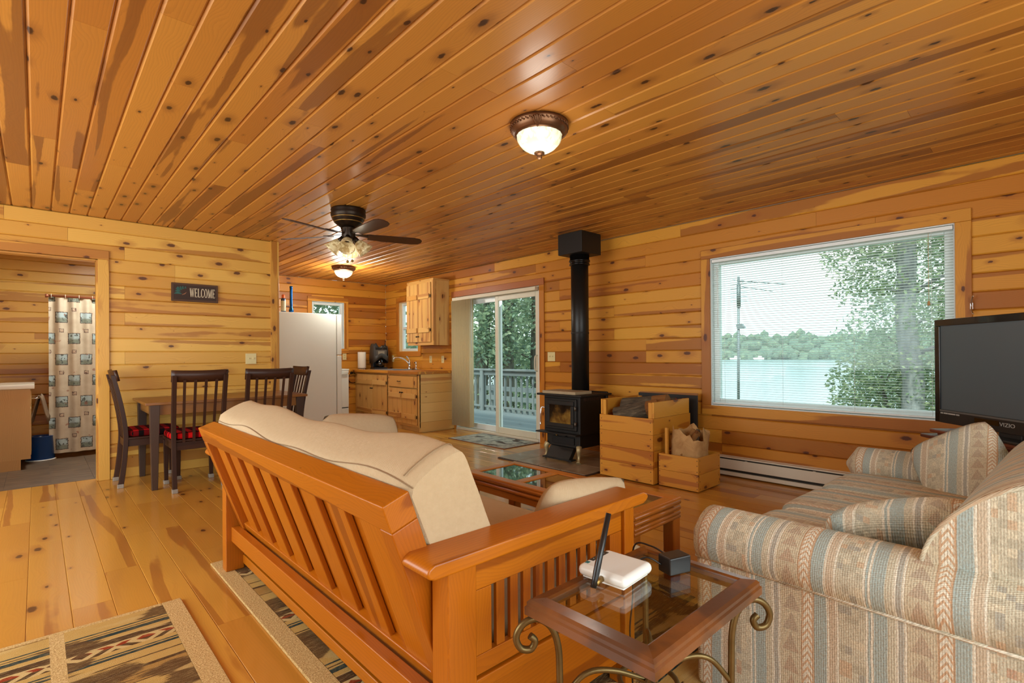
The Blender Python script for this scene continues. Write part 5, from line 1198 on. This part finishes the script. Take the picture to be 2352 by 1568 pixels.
B('carcass', CA('y'), uc, 4.452, 4.734, 6.519, 7.235, 1.33, 2.300); B('bottom_rail', CA('y'), uc, 4.436, 4.452, 6.500, 7.235, 1.295, 1.362); B('face_stile', CA('z'), uc, 4.436, 4.452, 6.500, 6.575, 1.362, 2.300); B('top_rail', CA('y'), uc, 4.436, 4.452, 6.575, 7.235, 2.258, 2.300); B('crown_strip', CA('y'), uc, 4.43, 4.735, 6.49, 7.245, 2.300, 2.322)
batten_door(uc, 4.434, 6.555, 6.890, 1.345, 2.265, 'a', (6.87, 1.43), (.20, .77)); batten_door(uc, 4.434, 6.897, 7.235, 1.345, 2.265, 'b', (6.92, 1.43), (.20, .77))
tr = thing('towel_ring', 'dark bronze towel ring on the pine wall beside the stove', 'towel ring', (4.055, YK, .84))
MB().lathe([(0, 0), (.026, 0), (.022, .012), (.010, .020), (0, .022)], c=(4.055, YK - .001, .835), M=Matrix.Rotation(R(90), 3, 'X'), seg=18).build('mount', BRONZE, tr); MB().tube([(4.072 + .088 * math.sin(a), YK - .030, .745 + .088 * math.cos(a)) for a in [2 * math.pi * i / 32 for i in range(33)]], .006, 8).build('ring', BRONZE, tr)

# ================================================================== BATHROOM
va = thing('vanity', 'oak bathroom vanity with a white top, just inside the doorway', 'vanity', (-.36, 7.6, 0))
B('side_panel', W('oak', 'z'), va, -.695, -.048, 7.20, 7.218, .105, .822); B('side_foot', W('oak', 'z'), va, -.695, -.122, 7.20, 7.218, 0, .105); B('carcass', W('oak', 'z'), va, -.695, -.062, 7.219, 7.98, .105, .822); B('toe_board', plain('toe_dark', C(60, 44, 30), .7), va, -.695, -.125, 7.222, 7.98, 0, .104)
for ya_, yb_ in ((7.235, 7.60), (7.61, 7.97)):
    dd = B('door', W('oak', 'z'), va, -.061, -.044, ya_, yb_, .14, .62, bevel=.004); B('drawer_front', W('oak', 'y'), va, -.061, -.044, ya_, yb_, .64, .80, bevel=.004)
B('vanity_top', plain('cultured_white', C(226, 216, 192), .25, coat=.4), va, -.695, -.018, 7.18, 8.0, .823, .868, bevel=.006, seg=2)
tw = MB()
def tow(u, v):
    yy = 7.40 + .34 * u; s = v * 2 - 1
    drop = .74 - .26 * abs(s) ** 1.3 - .04 * math.sin(u * 3)
    return Vector((.015 + .040 * s * (1 + .5 * abs(s)) + .025 * u, yy + .02 * math.sin(v * 9), drop + .012 * math.sin(u * 14) * abs(s)))
tw.grid(tow, 18, 15); tag(tw.build('hand_towel', fabric('towel_taupe', C(150, 126, 100), C(122, 100, 78), 500, .95, .9), solid=.012), 'taupe towel draped on a rail in front of the vanity', 'towel')
rl = thing('towel_rail', 'chrome towel rail on the front of the vanity', 'towel rail', (.01, 7.6, .72)); MB().tube([(-.040, 7.36, .715), (.015, 7.36, .715), (.015, 7.80, .715), (-.040, 7.80, .715)], .006, 8).build('rail', CHROME, rl)
bn = thing('waste_bin', 'blue plastic waste bin with a white base between vanity and curtain', 'bin', (.03, 7.78, 0))
MB().lathe([(0, .006), (.118, .006), (.122, .012), (.108, .262), (.112, .268), (.104, .268), (.100, .25), (.100, .02), (0, .02)], seg=30).build('bucket', plain('bin_blue', C(14, 62, 122), .3, coat=.3), bn, world=False); MB().lathe([(0, 0), (.130, 0), (.132, .006), (.124, .012), (0, .012)], seg=30).build('base_rim', plain('bin_white', C(214, 210, 200), .4), bn, world=False)
# shower curtain with printed lodge motifs
n = NT('lodge_curtain'); c = n.coords(); x, y, z = n.sep(c)
nz = n.noise(c, 9.0, 4.0); base = n.mix(nz, C(198, 180, 152), C(160, 138, 112))
def motif(px_, pz_, ox, oz, w, h, bw_, inner, edge, prev):
    """framed pictures repeating every px_ x pz_ metres"""
    row = n.math('FLOOR', n.math('DIVIDE', n.math('ADD', z, oz), pz_)); sh_ = n.math('MULTIPLY', n.math('MODULO', row, 2.0), px_ * .5)
    u = n.math('ABSOLUTE', n.math('SUBTRACT', n.math('FRACT', n.math('DIVIDE', n.math('ADD', n.math('ADD', x, ox), sh_), px_)), .5)); v = n.math('SUBTRACT', n.math('FRACT', n.math('DIVIDE', n.math('ADD', z, oz), pz_)), .5)
    wob = n.math('MULTIPLY', n.math('SUBTRACT', n.noise(c, 60.0, 2.0), .5), .012)
    du = n.math('SUBTRACT', w / 2, n.math('ADD', n.math('MULTIPLY', u, px_), wob)); dv = n.math('SUBTRACT', h / 2, n.math('ADD', n.math('MULTIPLY', n.math('ABSOLUTE', v), pz_), wob)); dd = n.math('MINIMUM', du, dv)
    pic = n.mix(n.sstep(n.math('ADD', v, n.math('MULTIPLY', n.noise(c, 40.0, 3.0), .12)), -.02, .10), inner[0], inner[1]); spot = n.sstep(n.noise(c, 34.0, 3.0), .56, .62); pic = n.mix(spot, pic, inner[2])
    return n.mix(n.math('GREATER_THAN', dd, bw_), n.mix(n.math('GREATER_THAN', dd, 0.0), prev, edge), pic)
col = motif(.215, .24, .02, .02, .108, .125, .007, (C(112, 116, 100), C(156, 168, 164), C(70, 74, 66)), C(74, 56, 44), base)
col = motif(.215, .24, .128, -.07, .040, .042, .005, (C(150, 120, 96), C(176, 152, 126), C(96, 66, 52)), C(84, 60, 48), col)
leaf = n.noise(n.vmath('ADD', c, (3.1, 0, 1.7)), 13.0, 2.0); col = n.mix(n.math('MULTIPLY', n.sstep(leaf, .68, .71), .7), col, C(140, 84, 62))
n.set(color=col, rough=.7); CURT = n.m
sc_ = thing('shower_curtain', 'beige shower curtain printed with framed lodge pictures and leaves', 'shower curtain', (.55, 7.72, .06))
def cur(u, v):
    zz = .06 + 1.765 * v; xx = .098 + .90 * u - .020 * (1 - v) * (u < .15) + .02 * (1 - v); a = u * 46
    return Vector((xx, 7.72 + .022 * math.sin(a) * (.6 + .4 * v) + .012 * math.sin(a * .37 + 1), zz + .006 * math.sin(a) * (v > .97)))
MB().grid(cur, 110, 14).build('cloth', CURT, sc_)
for k in range(8):
    xx = .12 + k * .12; MB().tube([(xx, 7.72 + .022 * math.sin(t_), 1.838 + .022 * math.cos(t_)) for t_ in [i * math.pi / 8 for i in range(17)]], .0025, 6).build('ring', plain('ring_cream', C(220, 200, 170), .4), sc_)
rd = thing('curtain_rod', 'coppery shower curtain rod across the bathroom', 'rod', (.9, 7.72, 1.84)); MB().cyl((.075, 7.72, 1.838), (1.885, 7.72, 1.838), .011, seg=14).build('tube', plain('rod_copper', C(150, 84, 56), .35, .5), rd); MB().lathe([(0, 0), (.022, 0), (.022, .02), (.012, .03)], c=(.070, 7.72, 1.838), M=Matrix.Rotation(R(90), 3, 'Y'), seg=16).build('end_cup', plain('rod_copper', C(150, 84, 56), .35, .5), rd)

# ================================================================== RUGS
def rug_mat(name, kind):
    n = NT(name); c = n.coords(); x, y, z = n.sep(c)
    yarn = n.noise(n.vmath('MULTIPLY', c, (30, 320, 30)), 1.0, 3.0, .7); fine = n.noise(c, 420.0, 2.0); jag = n.math('MULTIPLY', n.math('SUBTRACT', n.noise(n.vmath('MULTIPLY', c, (14, 160, 1)), 1.0, 3.0, .7), .5), .10)
    BEI, TAN, BRN, TEA, RED, CRM, BLK = C(206, 166, 94), C(180, 136, 72), C(86, 60, 36), C(40, 62, 62), C(156, 56, 26), C(216, 184, 124), C(46, 36, 28)
    t = n.math('FRACT', n.math('ADD', n.math('DIVIDE', y, .62 if kind != 'mat' else .5), n.math('MULTIPLY', jag, .10)))
    if kind == 'mat':
        base = n.mix(n.sstep(n.noise(n.vmath('MULTIPLY', c, (5, 9, 1)), 1.0, 4.0), .45, .62), C(178, 176, 158), C(134, 136, 128)); blob = n.sstep(n.noise(n.vmath('ADD', n.vmath('MULTIPLY', c, (7, 3.2, 1)), (1.7, .4, 0)), 1.0, 1.5), .60, .64); col = n.mix(blob, base, C(84, 72, 64)); col = n.mix(n.math('MULTIPLY', n.sstep(n.noise(n.vmath('MULTIPLY', c, (40, 12, 1)), 1.0, 2.0), .56, .62), .5), col, C(108, 112, 106))
    else:
        st_ = n.ramp(t, [(0, BEI), (.09, BRN), (.10, TAN), (.24, BRN), (.27, BEI), (.36, BRN), (.375, BEI), (.46, TEA), (.485, BEI), (.50, TEA), (.515, BEI), (.565, BRN), (.62, RED), (.66, CRM), (.675, BRN), (.74, CRM), (.75, BEI), (.79, TEA), (.835, BEI), (.85, BRN), (.86, BEI), (.885, TEA), (.90, BEI)], 'CONSTANT')
        # toothed silhouettes (trees, bears) breaking the stripes
        sil = n.noise(n.vmath('ADD', n.vmath('MULTIPLY', c, (2.6, 4.4, 1)), (4.0 if kind == 'a' else 9.0, 2.0, 0)), 1.0, 2.0); sil = n.math('ADD', sil, n.math('MULTIPLY', jag, 1.6))
        col = n.mix(n.math('MULTIPLY', n.sstep(sil, .505, .53), .92), st_, n.mix(n.noise(c, 3.0), BRN, C(106, 76, 46)))
        pale = n.sstep(n.math('ADD', n.noise(n.vmath('ADD', n.vmath('MULTIPLY', c, (2.6, 7, 1)), (1, 7, 0)), 1.0, 2.0), jag), .60, .63); col = n.mix(n.math('MULTIPLY', pale, .85), col, n.mix(yarn, BEI, CRM))
        dia = n.math('ADD', n.math('ABSOLUTE', n.math('SUBTRACT', n.math('FRACT', n.math('MULTIPLY', x, 5.0)), .5)), n.math('ABSOLUTE', n.math('SUBTRACT', n.math('FRACT', n.math('MULTIPLY', y, 6.4)), .5))); inz = n.math('MULTIPLY', n.math('GREATER_THAN', t, .565), n.math('LESS_THAN', t, .66)); col = n.mix(n.math('MULTIPLY', inz, n.math('GREATER_THAN', n.math('FRACT', n.math('MULTIPLY', dia, 3.0)), .5)), col, CRM)
        ratio = n.math('MULTIPLY', n.sstep(yarn, .52, .60), .55); col = n.mix(ratio, col, n.mix(.5, col, CRM))
    col = n.mix(n.math('MULTIPLY', fine, .5), col, n.mix(.5, col, C(70, 48, 24), 'MIX')); n.set(color=col, rough=.95, spec=.1); n.bump(n.math('ADD', yarn, fine), .8, .004); return n.m
n = NT('rug_border'); c = n.coords(); f = n.noise(c, 160.0, 3.0, .7); n.set(color=n.ramp(f, [(.3, C(150, 112, 58)), (.5, C(196, 160, 98)), (.7, C(222, 192, 136))]), rough=.95); n.bump(f, .8, .004); RUGB = n.m
def rug(name, label, x0, x1, y0, y1, mat, bw_=.07, th=.012, bind=None, split=None):
    t = thing(name, label, 'rug', ((x0 + x1) / 2, (y0 + y1) / 2, .0005)); b = bind or RUGB
    if split: B('pile_field', mat, t, x0 + bw_, split - bw_ * .3, y0 + bw_, y1 - bw_ * .5, .0005, th); B('pile_field', mat, t, split + bw_ * .3, x1 - bw_, y0 + bw_, y1 - bw_ * .35, .0005, th); B('divider', b, t, split - bw_ * .3, split + bw_ * .3, y0 + bw_, y1 - bw_ * .35, .0005, th)
    else: B('pile_field', mat, t, x0 + bw_, x1 - bw_, y0 + bw_, y1 - bw_, .0005, th)
    e = .35 if split else 1.0
    for bx in ((x0, x0 + bw_, y0, y1), (x1 - bw_, x1, y0, y1), (x0 + bw_, x1 - bw_, y0, y0 + bw_), (x0 + bw_, x1 - bw_, y1 - bw_ * e, y1)): B('border', b, t, *bx, .0005, th + .0005, bevel=.003, seg=1)
    return t
rug('patterned_rug', 'lodge-patterned brown and tan rug lying alone on the open floor', -.85, .490, 1.45, 2.812, rug_mat('rug_weave_a', 'a'), .075, .012, split=.055)
rug('area_rug', 'striped tan, red and teal area rug under the futon', .690, 2.30, .62, 3.165, rug_mat('rug_weave_b', 'b'), .075)
rug('door_mat', 'grey-green door mat with dark animal shapes at the sliding door', 4.10, 4.715, 4.53, 5.68, rug_mat('mat_weave', 'mat'), .012, .008, bind=plain('mat_binding', C(116, 66, 40), .9))
# ================================================================== OUTSIDE
def noise2(x, y, s=0):
    return (math.sin(x * 1.7 + s) * math.cos(y * 1.3 - s) + .5 * math.sin(x * 3.9 + y * 2.7 + s) + .25 * math.sin(x * 8.1 - y * 7.3))
n = NT('grassy_ground'); c = n.coords(); f = n.noise(c, 1.2, 5.0); n.set(color=n.ramp(f, [(.3, C(70, 84, 48)), (.7, C(120, 132, 80))]), rough=1.0); GRASS = n.m
def gz(x, y):
    d = max(0.0, min(1.0, (x - 4.9) / 21)); s = -.75 - 2.75 * d ** 1.2 + .06 * noise2(x * .5, y * .5)
    return s + (max(0, y - 9) * .06)
g_ = MB(); g_.grid(lambda u, v: Vector((4.85 + 25 * u, -30 + 75 * v, gz(4.85 + 25 * u, -30 + 75 * v))), 30, 50); tag(g_.build('ground', GRASS), 'grassy bank outside falling to the lake', 'ground', kind='structure')
g2 = MB(); g2.grid(lambda u, v: Vector((-25 + 29.9 * u, 8.65 + 36 * v, -.75 + .04 * noise2(u * 20, v * 20) + max(0, 36 * v - 1) * .06)), 16, 20); tag(g2.build('ground_rear', GRASS), 'grassy ground outside the kitchen wall', 'ground', kind='structure')
n = NT('lake_water'); c = n.coords(); n.set(color=C(96, 128, 132), rough=.18, spec=.8); n.bump(n.noise(n.vmath('MULTIPLY', c, (.8, 2.0, 1)), 1.0, 4.0), .15, .05); 
lk = MB(); lk.box(22, 700, -600, 600, -3.5, -3.2); tag(lk.build('lake', n.m), 'calm pale lake beyond the window', 'lake', kind='structure')
n = NT('far_forest'); c = n.coords(); f = n.noise(c, .22, 5.0, .7); n.set(color=n.ramp(f, [(.30, C(73, 99, 89)), (.5, C(102, 126, 105)), (.7, C(136, 152, 116))]), rough=1.0); n.bump(f, 1.0, 3.0); FARF = n.m  # distance haze is put into these bluish-grey greens
def hill(u, v):
    a = R(-45 + 125 * u); r = 372 + 150 * v; h = 16 * (1 - (1 - min(1, v * 1.6)) ** 2) + 1.2 * noise2(u * 60, v * 9) * (v > 0) + .8 * math.sin(u * 311 + v * 40) * (v > 0)
    return Vector((r * math.cos(a), r * math.sin(a), -3.3 + max(0, h)))
hm = MB(); hm.grid(hill, 170, 16); tag(hm.build('far_shore', FARF), 'wooded hill on the far shore of the lake', 'hill', kind='structure')
rng = random.Random(12); fm = MB()
ico = bmesh.new(); bmesh.ops.create_icosphere(ico, subdivisions=1, radius=1); IV = [v.co.copy() for v in ico.verts]; IFc = [[v.index for v in f_.verts] for f_ in ico.faces]; ico.free()
for k in range(900):
    u, v = rng.random(), rng.random() ** 1.5 * .55; p = hill(u, v); s = rng.uniform(2.2, 4.2); q = rng.uniform(.9, 1.5)
    fm.add([p + Vector((w.x * s, w.y * s, w.z * s * q + s * .3)) for w in IV], IFc, True)
tag(fm.build('forest', FARF), 'tree crowns covering the far shore', 'forest', kind='stuff')
BOATW = plain('boat_white', C(236, 238, 236), .4)
for k, (a, lb) in enumerate(((23.2, 'small white boat moored by the far shore, nearest the antenna mast'), (21.0, 'small white boat by the far shore right of the antenna mast'))):
    bt = thing('boat', lb, 'boat', (366 * math.cos(R(a)), 366 * math.sin(R(a)), -3.2), R(a + 90), 'boats on the far shore')
    MB().prism([(-3, 0), (3, 0), (3.6, 1.0), (-3, 1.0)], -.9, .9, 'y').build('hull', BOATW, bt, world=False); MB().prism([(-1.8, 1.0), (.8, 1.0), (.4, 2.2), (-1.6, 2.2)], -.7, .7, 'y').build('cabin', BOATW, bt, world=False)

# deck with railing
dkf = struct('floor_deck', 'weathered grey deck boards outside the sliding door', 'deck')
for k in range(16):
    x0 = 4.855 + k * .142; B('deck_board', W('deck', 'y'), dkf, x0, x0 + .137, 4.0, 10.6, -.085, -.055)
B('rim_joist', W('deck', 'y'), dkf, 7.10, 7.14, 4.0, 10.6, -.28, -.06)
rl_ = thing('deck_railing', 'weathered wooden deck railing seen through the sliding door', 'railing', (7.05, 7.3, -.055))
B('top_cap', W('deck', 'y'), rl_, 6.99, 7.13, 4.0, 10.6, .800, .838, bevel=.004, seg=1); B('upper_rail', W('deck', 'y'), rl_, 7.03, 7.07, 4.0, 10.6, .705, .795); B('lower_rail', W('deck', 'y'), rl_, 7.035, 7.065, 4.0, 10.6, .02, .06)
bal = None
for k in range(41):
    yy = 4.05 + k * .162
    if bal is None: bal = B('baluster', W('deck', 'z'), rl_, 7.07, 7.108, yy, yy + .034, -.12, .74); y_first = yy; o = bal
    else: o = bal.copy(); COL.objects.link(o); o.location = (0, yy - y_first, 0)
for yy in (4.0, 6.2, 8.4, 10.5): B('post', W('deck', 'z'), rl_, 6.985, 7.025, yy, yy + .09, -.06, .80)
bc = thing('deck_bench', 'weathered bench with two horizontal rails beyond the deck railing', 'bench', (8.6, 7.8, gz(8.6, 7.8)))
zb_ = gz(8.6, 7.8)
for z_ in (-.35, -.02, .22): B('bench_board', W('deck', 'y'), bc, 8.58, 8.62, 6.4, 10.2, z_, z_ + .11)
for yy in (6.5, 8.2, 10.0): B('bench_post', W('deck', 'z'), bc, 8.625, 8.70, yy, yy + .08, zb_ - .2, .36)

# antenna mast
n_ = plain('mast_grey', C(110, 122, 124), .5, .5)
am = thing('antenna_mast', 'tall thin television antenna mast between house and lake', 'antenna', (12.0, 5.09, gz(12, 5.09)))
MB().cyl((12, 5.09, gz(12, 5.09) - .1), (12, 5.05, 2.92), .030, seg=10).build('mast', n_, am)
MB().cyl((12, 5.05, 2.20), (12, 5.05, 2.75), .045, seg=10).build('rotor', n_, am)
MB().cyl((12, 5.055, 2.82), (11.9, 3.95, 2.62), .010, seg=6).build('boom', n_, am); MB().cyl((12, 5.055, 2.70), (11.95, 4.28, 2.50), .008, seg=6).build('boom', n_, am)
for k in range(7):
    t_ = k / 6; c0 = Vector((12, 5.055, 2.82)).lerp(Vector((11.9, 3.95, 2.62)), t_); w_ = .75 - .35 * t_
    MB().cyl(c0 + Vector((w_, .25 * w_, .05)), c0 - Vector((w_, .25 * w_, .05)), .005, seg=5).build('element', n_, am)
for k in range(5):
    zz = 2.75 - k * .10; MB().cyl((12.25, 5.35, zz + .03), (11.75, 4.75, zz - .03), .005, seg=5).build('element', n_, am)
MB().prism([(4.90, 1.72), (5.08, 1.70), (5.10, 1.80), (4.98, 1.82)], 11.95, 12.05, 'x').build('bracket', n_, am)

# trees
def leaf_mat(name, a, b, c_):
    n = NT(name); oi = n.n('ShaderNodeNewGeometry').outputs['Random Per Island']; col = n.ramp(oi, [(0, a), (.5, b), (1, c_)])
    n.set(color=col, rough=.55); tl = n.t.nodes.new('ShaderNodeBsdfTranslucent'); n.t.links.new(col, tl.inputs[0]); mx = n.t.nodes.new('ShaderNodeMixShader'); mx.inputs[0].default_value = .45
    n.t.links.new(n.bsdf.outputs[0], mx.inputs[1]); n.t.links.new(tl.outputs[0], mx.inputs[2]); n.t.links.new(mx.outputs[0], n.out.inputs['Surface']); return n.m
LEAF1 = leaf_mat('maple_leaf', C(96, 124, 92), C(134, 158, 120), C(179, 192, 148)); LEAF2 = leaf_mat('forest_leaf', C(97, 124, 103), C(139, 161, 131), C(190, 204, 167)); LEAF3 = leaf_mat('hemlock_leaf', C(90, 115, 102), C(124, 148, 125), C(170, 189, 157))  # forest and hemlock greens paled and blued to carry outdoor haze
n = NT('pale_bark'); c = n.coords(); f = n.noise(n.vmath('MULTIPLY', c, (6, 6, 1.2)), 1.0, 5.0, .7); n.set(color=n.ramp(f, [(.35, C(89, 94, 96)), (.55, C(132, 137, 137)), (.7, C(156, 160, 158))]), rough=.95); n.bump(f, .6, .02); BARKP = n.m
n = NT('forest_bark'); c = n.coords(); f = n.noise(n.vmath('MULTIPLY', c, (8, 8, 1.5)), 1.0, 5.0, .7); n.set(color=n.ramp(f, [(.35, C(62, 62, 58)), (.65, C(116, 114, 104))]), rough=.95); n.bump(f, .8, .03); BARKF = n.m
def tree(name, label, base, lean, h, r, blobs, nleaf, lsize, leafm, bark, seed, group=None):
    """trunk with limbs, and a crown of separate small leaves gathered in the given blobs (cx,cy,cz,rx,ry,rz) in world space"""
    rng = random.Random(seed); t = thing(name, label, 'tree', base, 0, group); b = Vector(base)
    top = b + Vector((lean[0], lean[1], h)); tr_ = MB(); pts = [b.lerp(top, i / 8) + Vector((rng.uniform(-.04, .04), rng.uniform(-.04, .04), 0)) * (0 < i < 8) for i in range(9)]
    tr_.tube(pts, [r * (1.12 - .6 * i / 8) for i in range(9)], 12)
    for (cx, cy, cz, rx, ry, rz) in blobs:
        s = b.lerp(top, max(.1, min(.92, (cz - rz * .4 - b.z) / h))); e = Vector((cx, cy, cz)); mid = s.lerp(e, .5) + Vector((0, 0, .15 * rz)); tr_.tube([s, mid, e], [r * .28, r * .18, r * .05], 6)
    tr_.build('trunk', bark, t)
    V_, F_ = [], []; tot = sum(q[3] * q[4] * q[5] for q in blobs)
    off = origin(t)
    for (cx, cy, cz, rx, ry, rz) in blobs:
        for _ in range(int(nleaf * (rx * ry * rz) / tot)):
            d = Vector((rng.gauss(0, 1), rng.gauss(0, 1), rng.gauss(0, 1))).normalized() * (rng.random() ** .45)
            p = Vector((cx + d.x * rx, cy + d.y * ry, cz + d.z * rz)); s = lsize * rng.uniform(.6, 1.3)
            u = Vector((rng.gauss(0, 1), rng.gauss(0, 1), rng.gauss(0, .6))).normalized(); w = u.cross(Vector((rng.gauss(0, 1), rng.gauss(0, 1), rng.gauss(0, 1)))).normalized()
            i = len(V_); V_ += [p - u * s - off, p + w * s * .45 - off, p + u * s - off, p - w * s * .45 - off]; F_.append((i, i + 1, i + 2, i + 3))
    me = bpy.data.meshes.new('crown'); me.from_pydata([tuple(q) for q in V_], [], F_); me.materials.append(leafm)
    o = bpy.data.objects.new('crown', me); COL.objects.link(o); o.parent = t; o['kind'] = 'stuff'; return t
tree('leafy_tree', 'leafy tree with pale trunk close outside the picture window', (9.0, 1.36, gz(9, 1.36)), (0, .16, 0), 7.2, .135,
     [(9.0, 1.95, 2.55, .9, .55, .42), (8.9, 1.75, 2.05, .8, .60, .36), (9.1, 1.45, 2.85, .9, .65, .5), (9.2, .75, 2.2, .9, .55, .7), (9.1, .6, 1.3, .8, .5, .6), (9.0, 1.1, 1.6, .7, .5, .35), (9.1, 1.6, 3.6, 1.2, 1.1, .7), (9.2, .6, 3.0, 1.0, .7, .6)], 15000, .036, LEAF1, BARKP, 3)
tree('leafy_shrub', 'bushy shrub below the pale trunk outside the picture window', (9.4, 1.7, gz(9.4, 1.7)), (0, .1, 0), 1.9, .05,
     [(9.4, 1.95, .62, .7, .62, .55), (9.3, 1.55, .95, .7, .6, .45), (9.5, 2.10, .10, .7, .60, .40), (9.4, 1.1, .4, .7, .6, .7), (9.4, .6, .3, .7, .6, .8)], 11000, .036, LEAF1, BARKF, 5)
fr_ = [(10.4, 12.6, 'dark forest tree seen through the left panel of the sliding door', 8), (11.2, 12.1, 'dark forest tree behind the middle stile of the sliding door', 9), (12.6, 12.3, 'dark forest tree seen through the right panel of the sliding door', 10), (9.2, 15.6, 'forest tree beyond the kitchen sink window', 11), (13.5, 10.4, 'forest tree right of the sliding door view', 12), (4.6, 15.5, 'forest tree behind the small kitchen window', 13), (8.0, 17.5, 'tall forest tree between the two kitchen windows', 14)]
tree('leafy_tree', 'second leafy tree behind the pale trunk, nearer the lake', (13.5, 2.2, gz(13.5, 2.2)), (.1, .1, 0), 6.0, .10,
     [(13.5, 2.7, 1.5, 1.0, .85, .7), (13.4, 1.9, 2.2, 1.0, .9, .8), (13.6, 1.2, 1.3, 1.0, .9, .9), (13.5, 2.5, .4, 1.0, .9, .7), (13.6, 1.5, .2, 1.0, .9, .8), (13.5, 1.5, 3.4, 1.0, .9, .8), (13.5, .6, .8, 1.0, .8, 1.2), (13.5, .7, 2.6, 1., .8, 1.)], 12000, .050, LEAF2, BARKF, 17)
for (x0, y0, lb, sd) in fr_:
    rg = random.Random(sd); zb = gz(x0, y0) if x0 > 4.9 else -.3
    bl_ = [(x0 + rg.uniform(-1.1, 1.1), y0 + rg.uniform(-1.1, 1.1), zb + .9 + k * .85, rg.uniform(1.0, 1.7), rg.uniform(1.0, 1.7), rg.uniform(.5, .8)) for k in range(9)]
    tree('forest_tree', lb, (x0, y0, zb), (rg.uniform(-.3, .3), rg.uniform(-.3, .3), 0), 9.5, rg.uniform(.15, .24), bl_, 5200, .085, LEAF3 if sd % 2 else LEAF2, BARKF, sd, 'forest trees round the cabin')
for k in range(9):
    a = R(33 + k * 7.5); x0, y0 = 27 * math.cos(a), 27 * math.sin(a); rg = random.Random(50 + k)
    bl_ = [(x0 + rg.uniform(-1.2, 1.2), y0 + rg.uniform(-1.2, 1.2), gz(x0, y0) + 1.2 + q * 1.8, 1.9, 1.9, 1.3) for q in range(6)]
    tree('background_tree', ('hazy tree at the back of the woods, %s from the lake side' % ('first', 'second', 'third', 'fourth', 'fifth', 'sixth', 'seventh', 'eighth', 'ninth')[k]), (x0, y0, gz(x0, y0)), (.2, .1, 0), 12, .25, bl_, 3200, .20, LEAF2, BARKF, 60 + k, 'trees at the back of the woods')
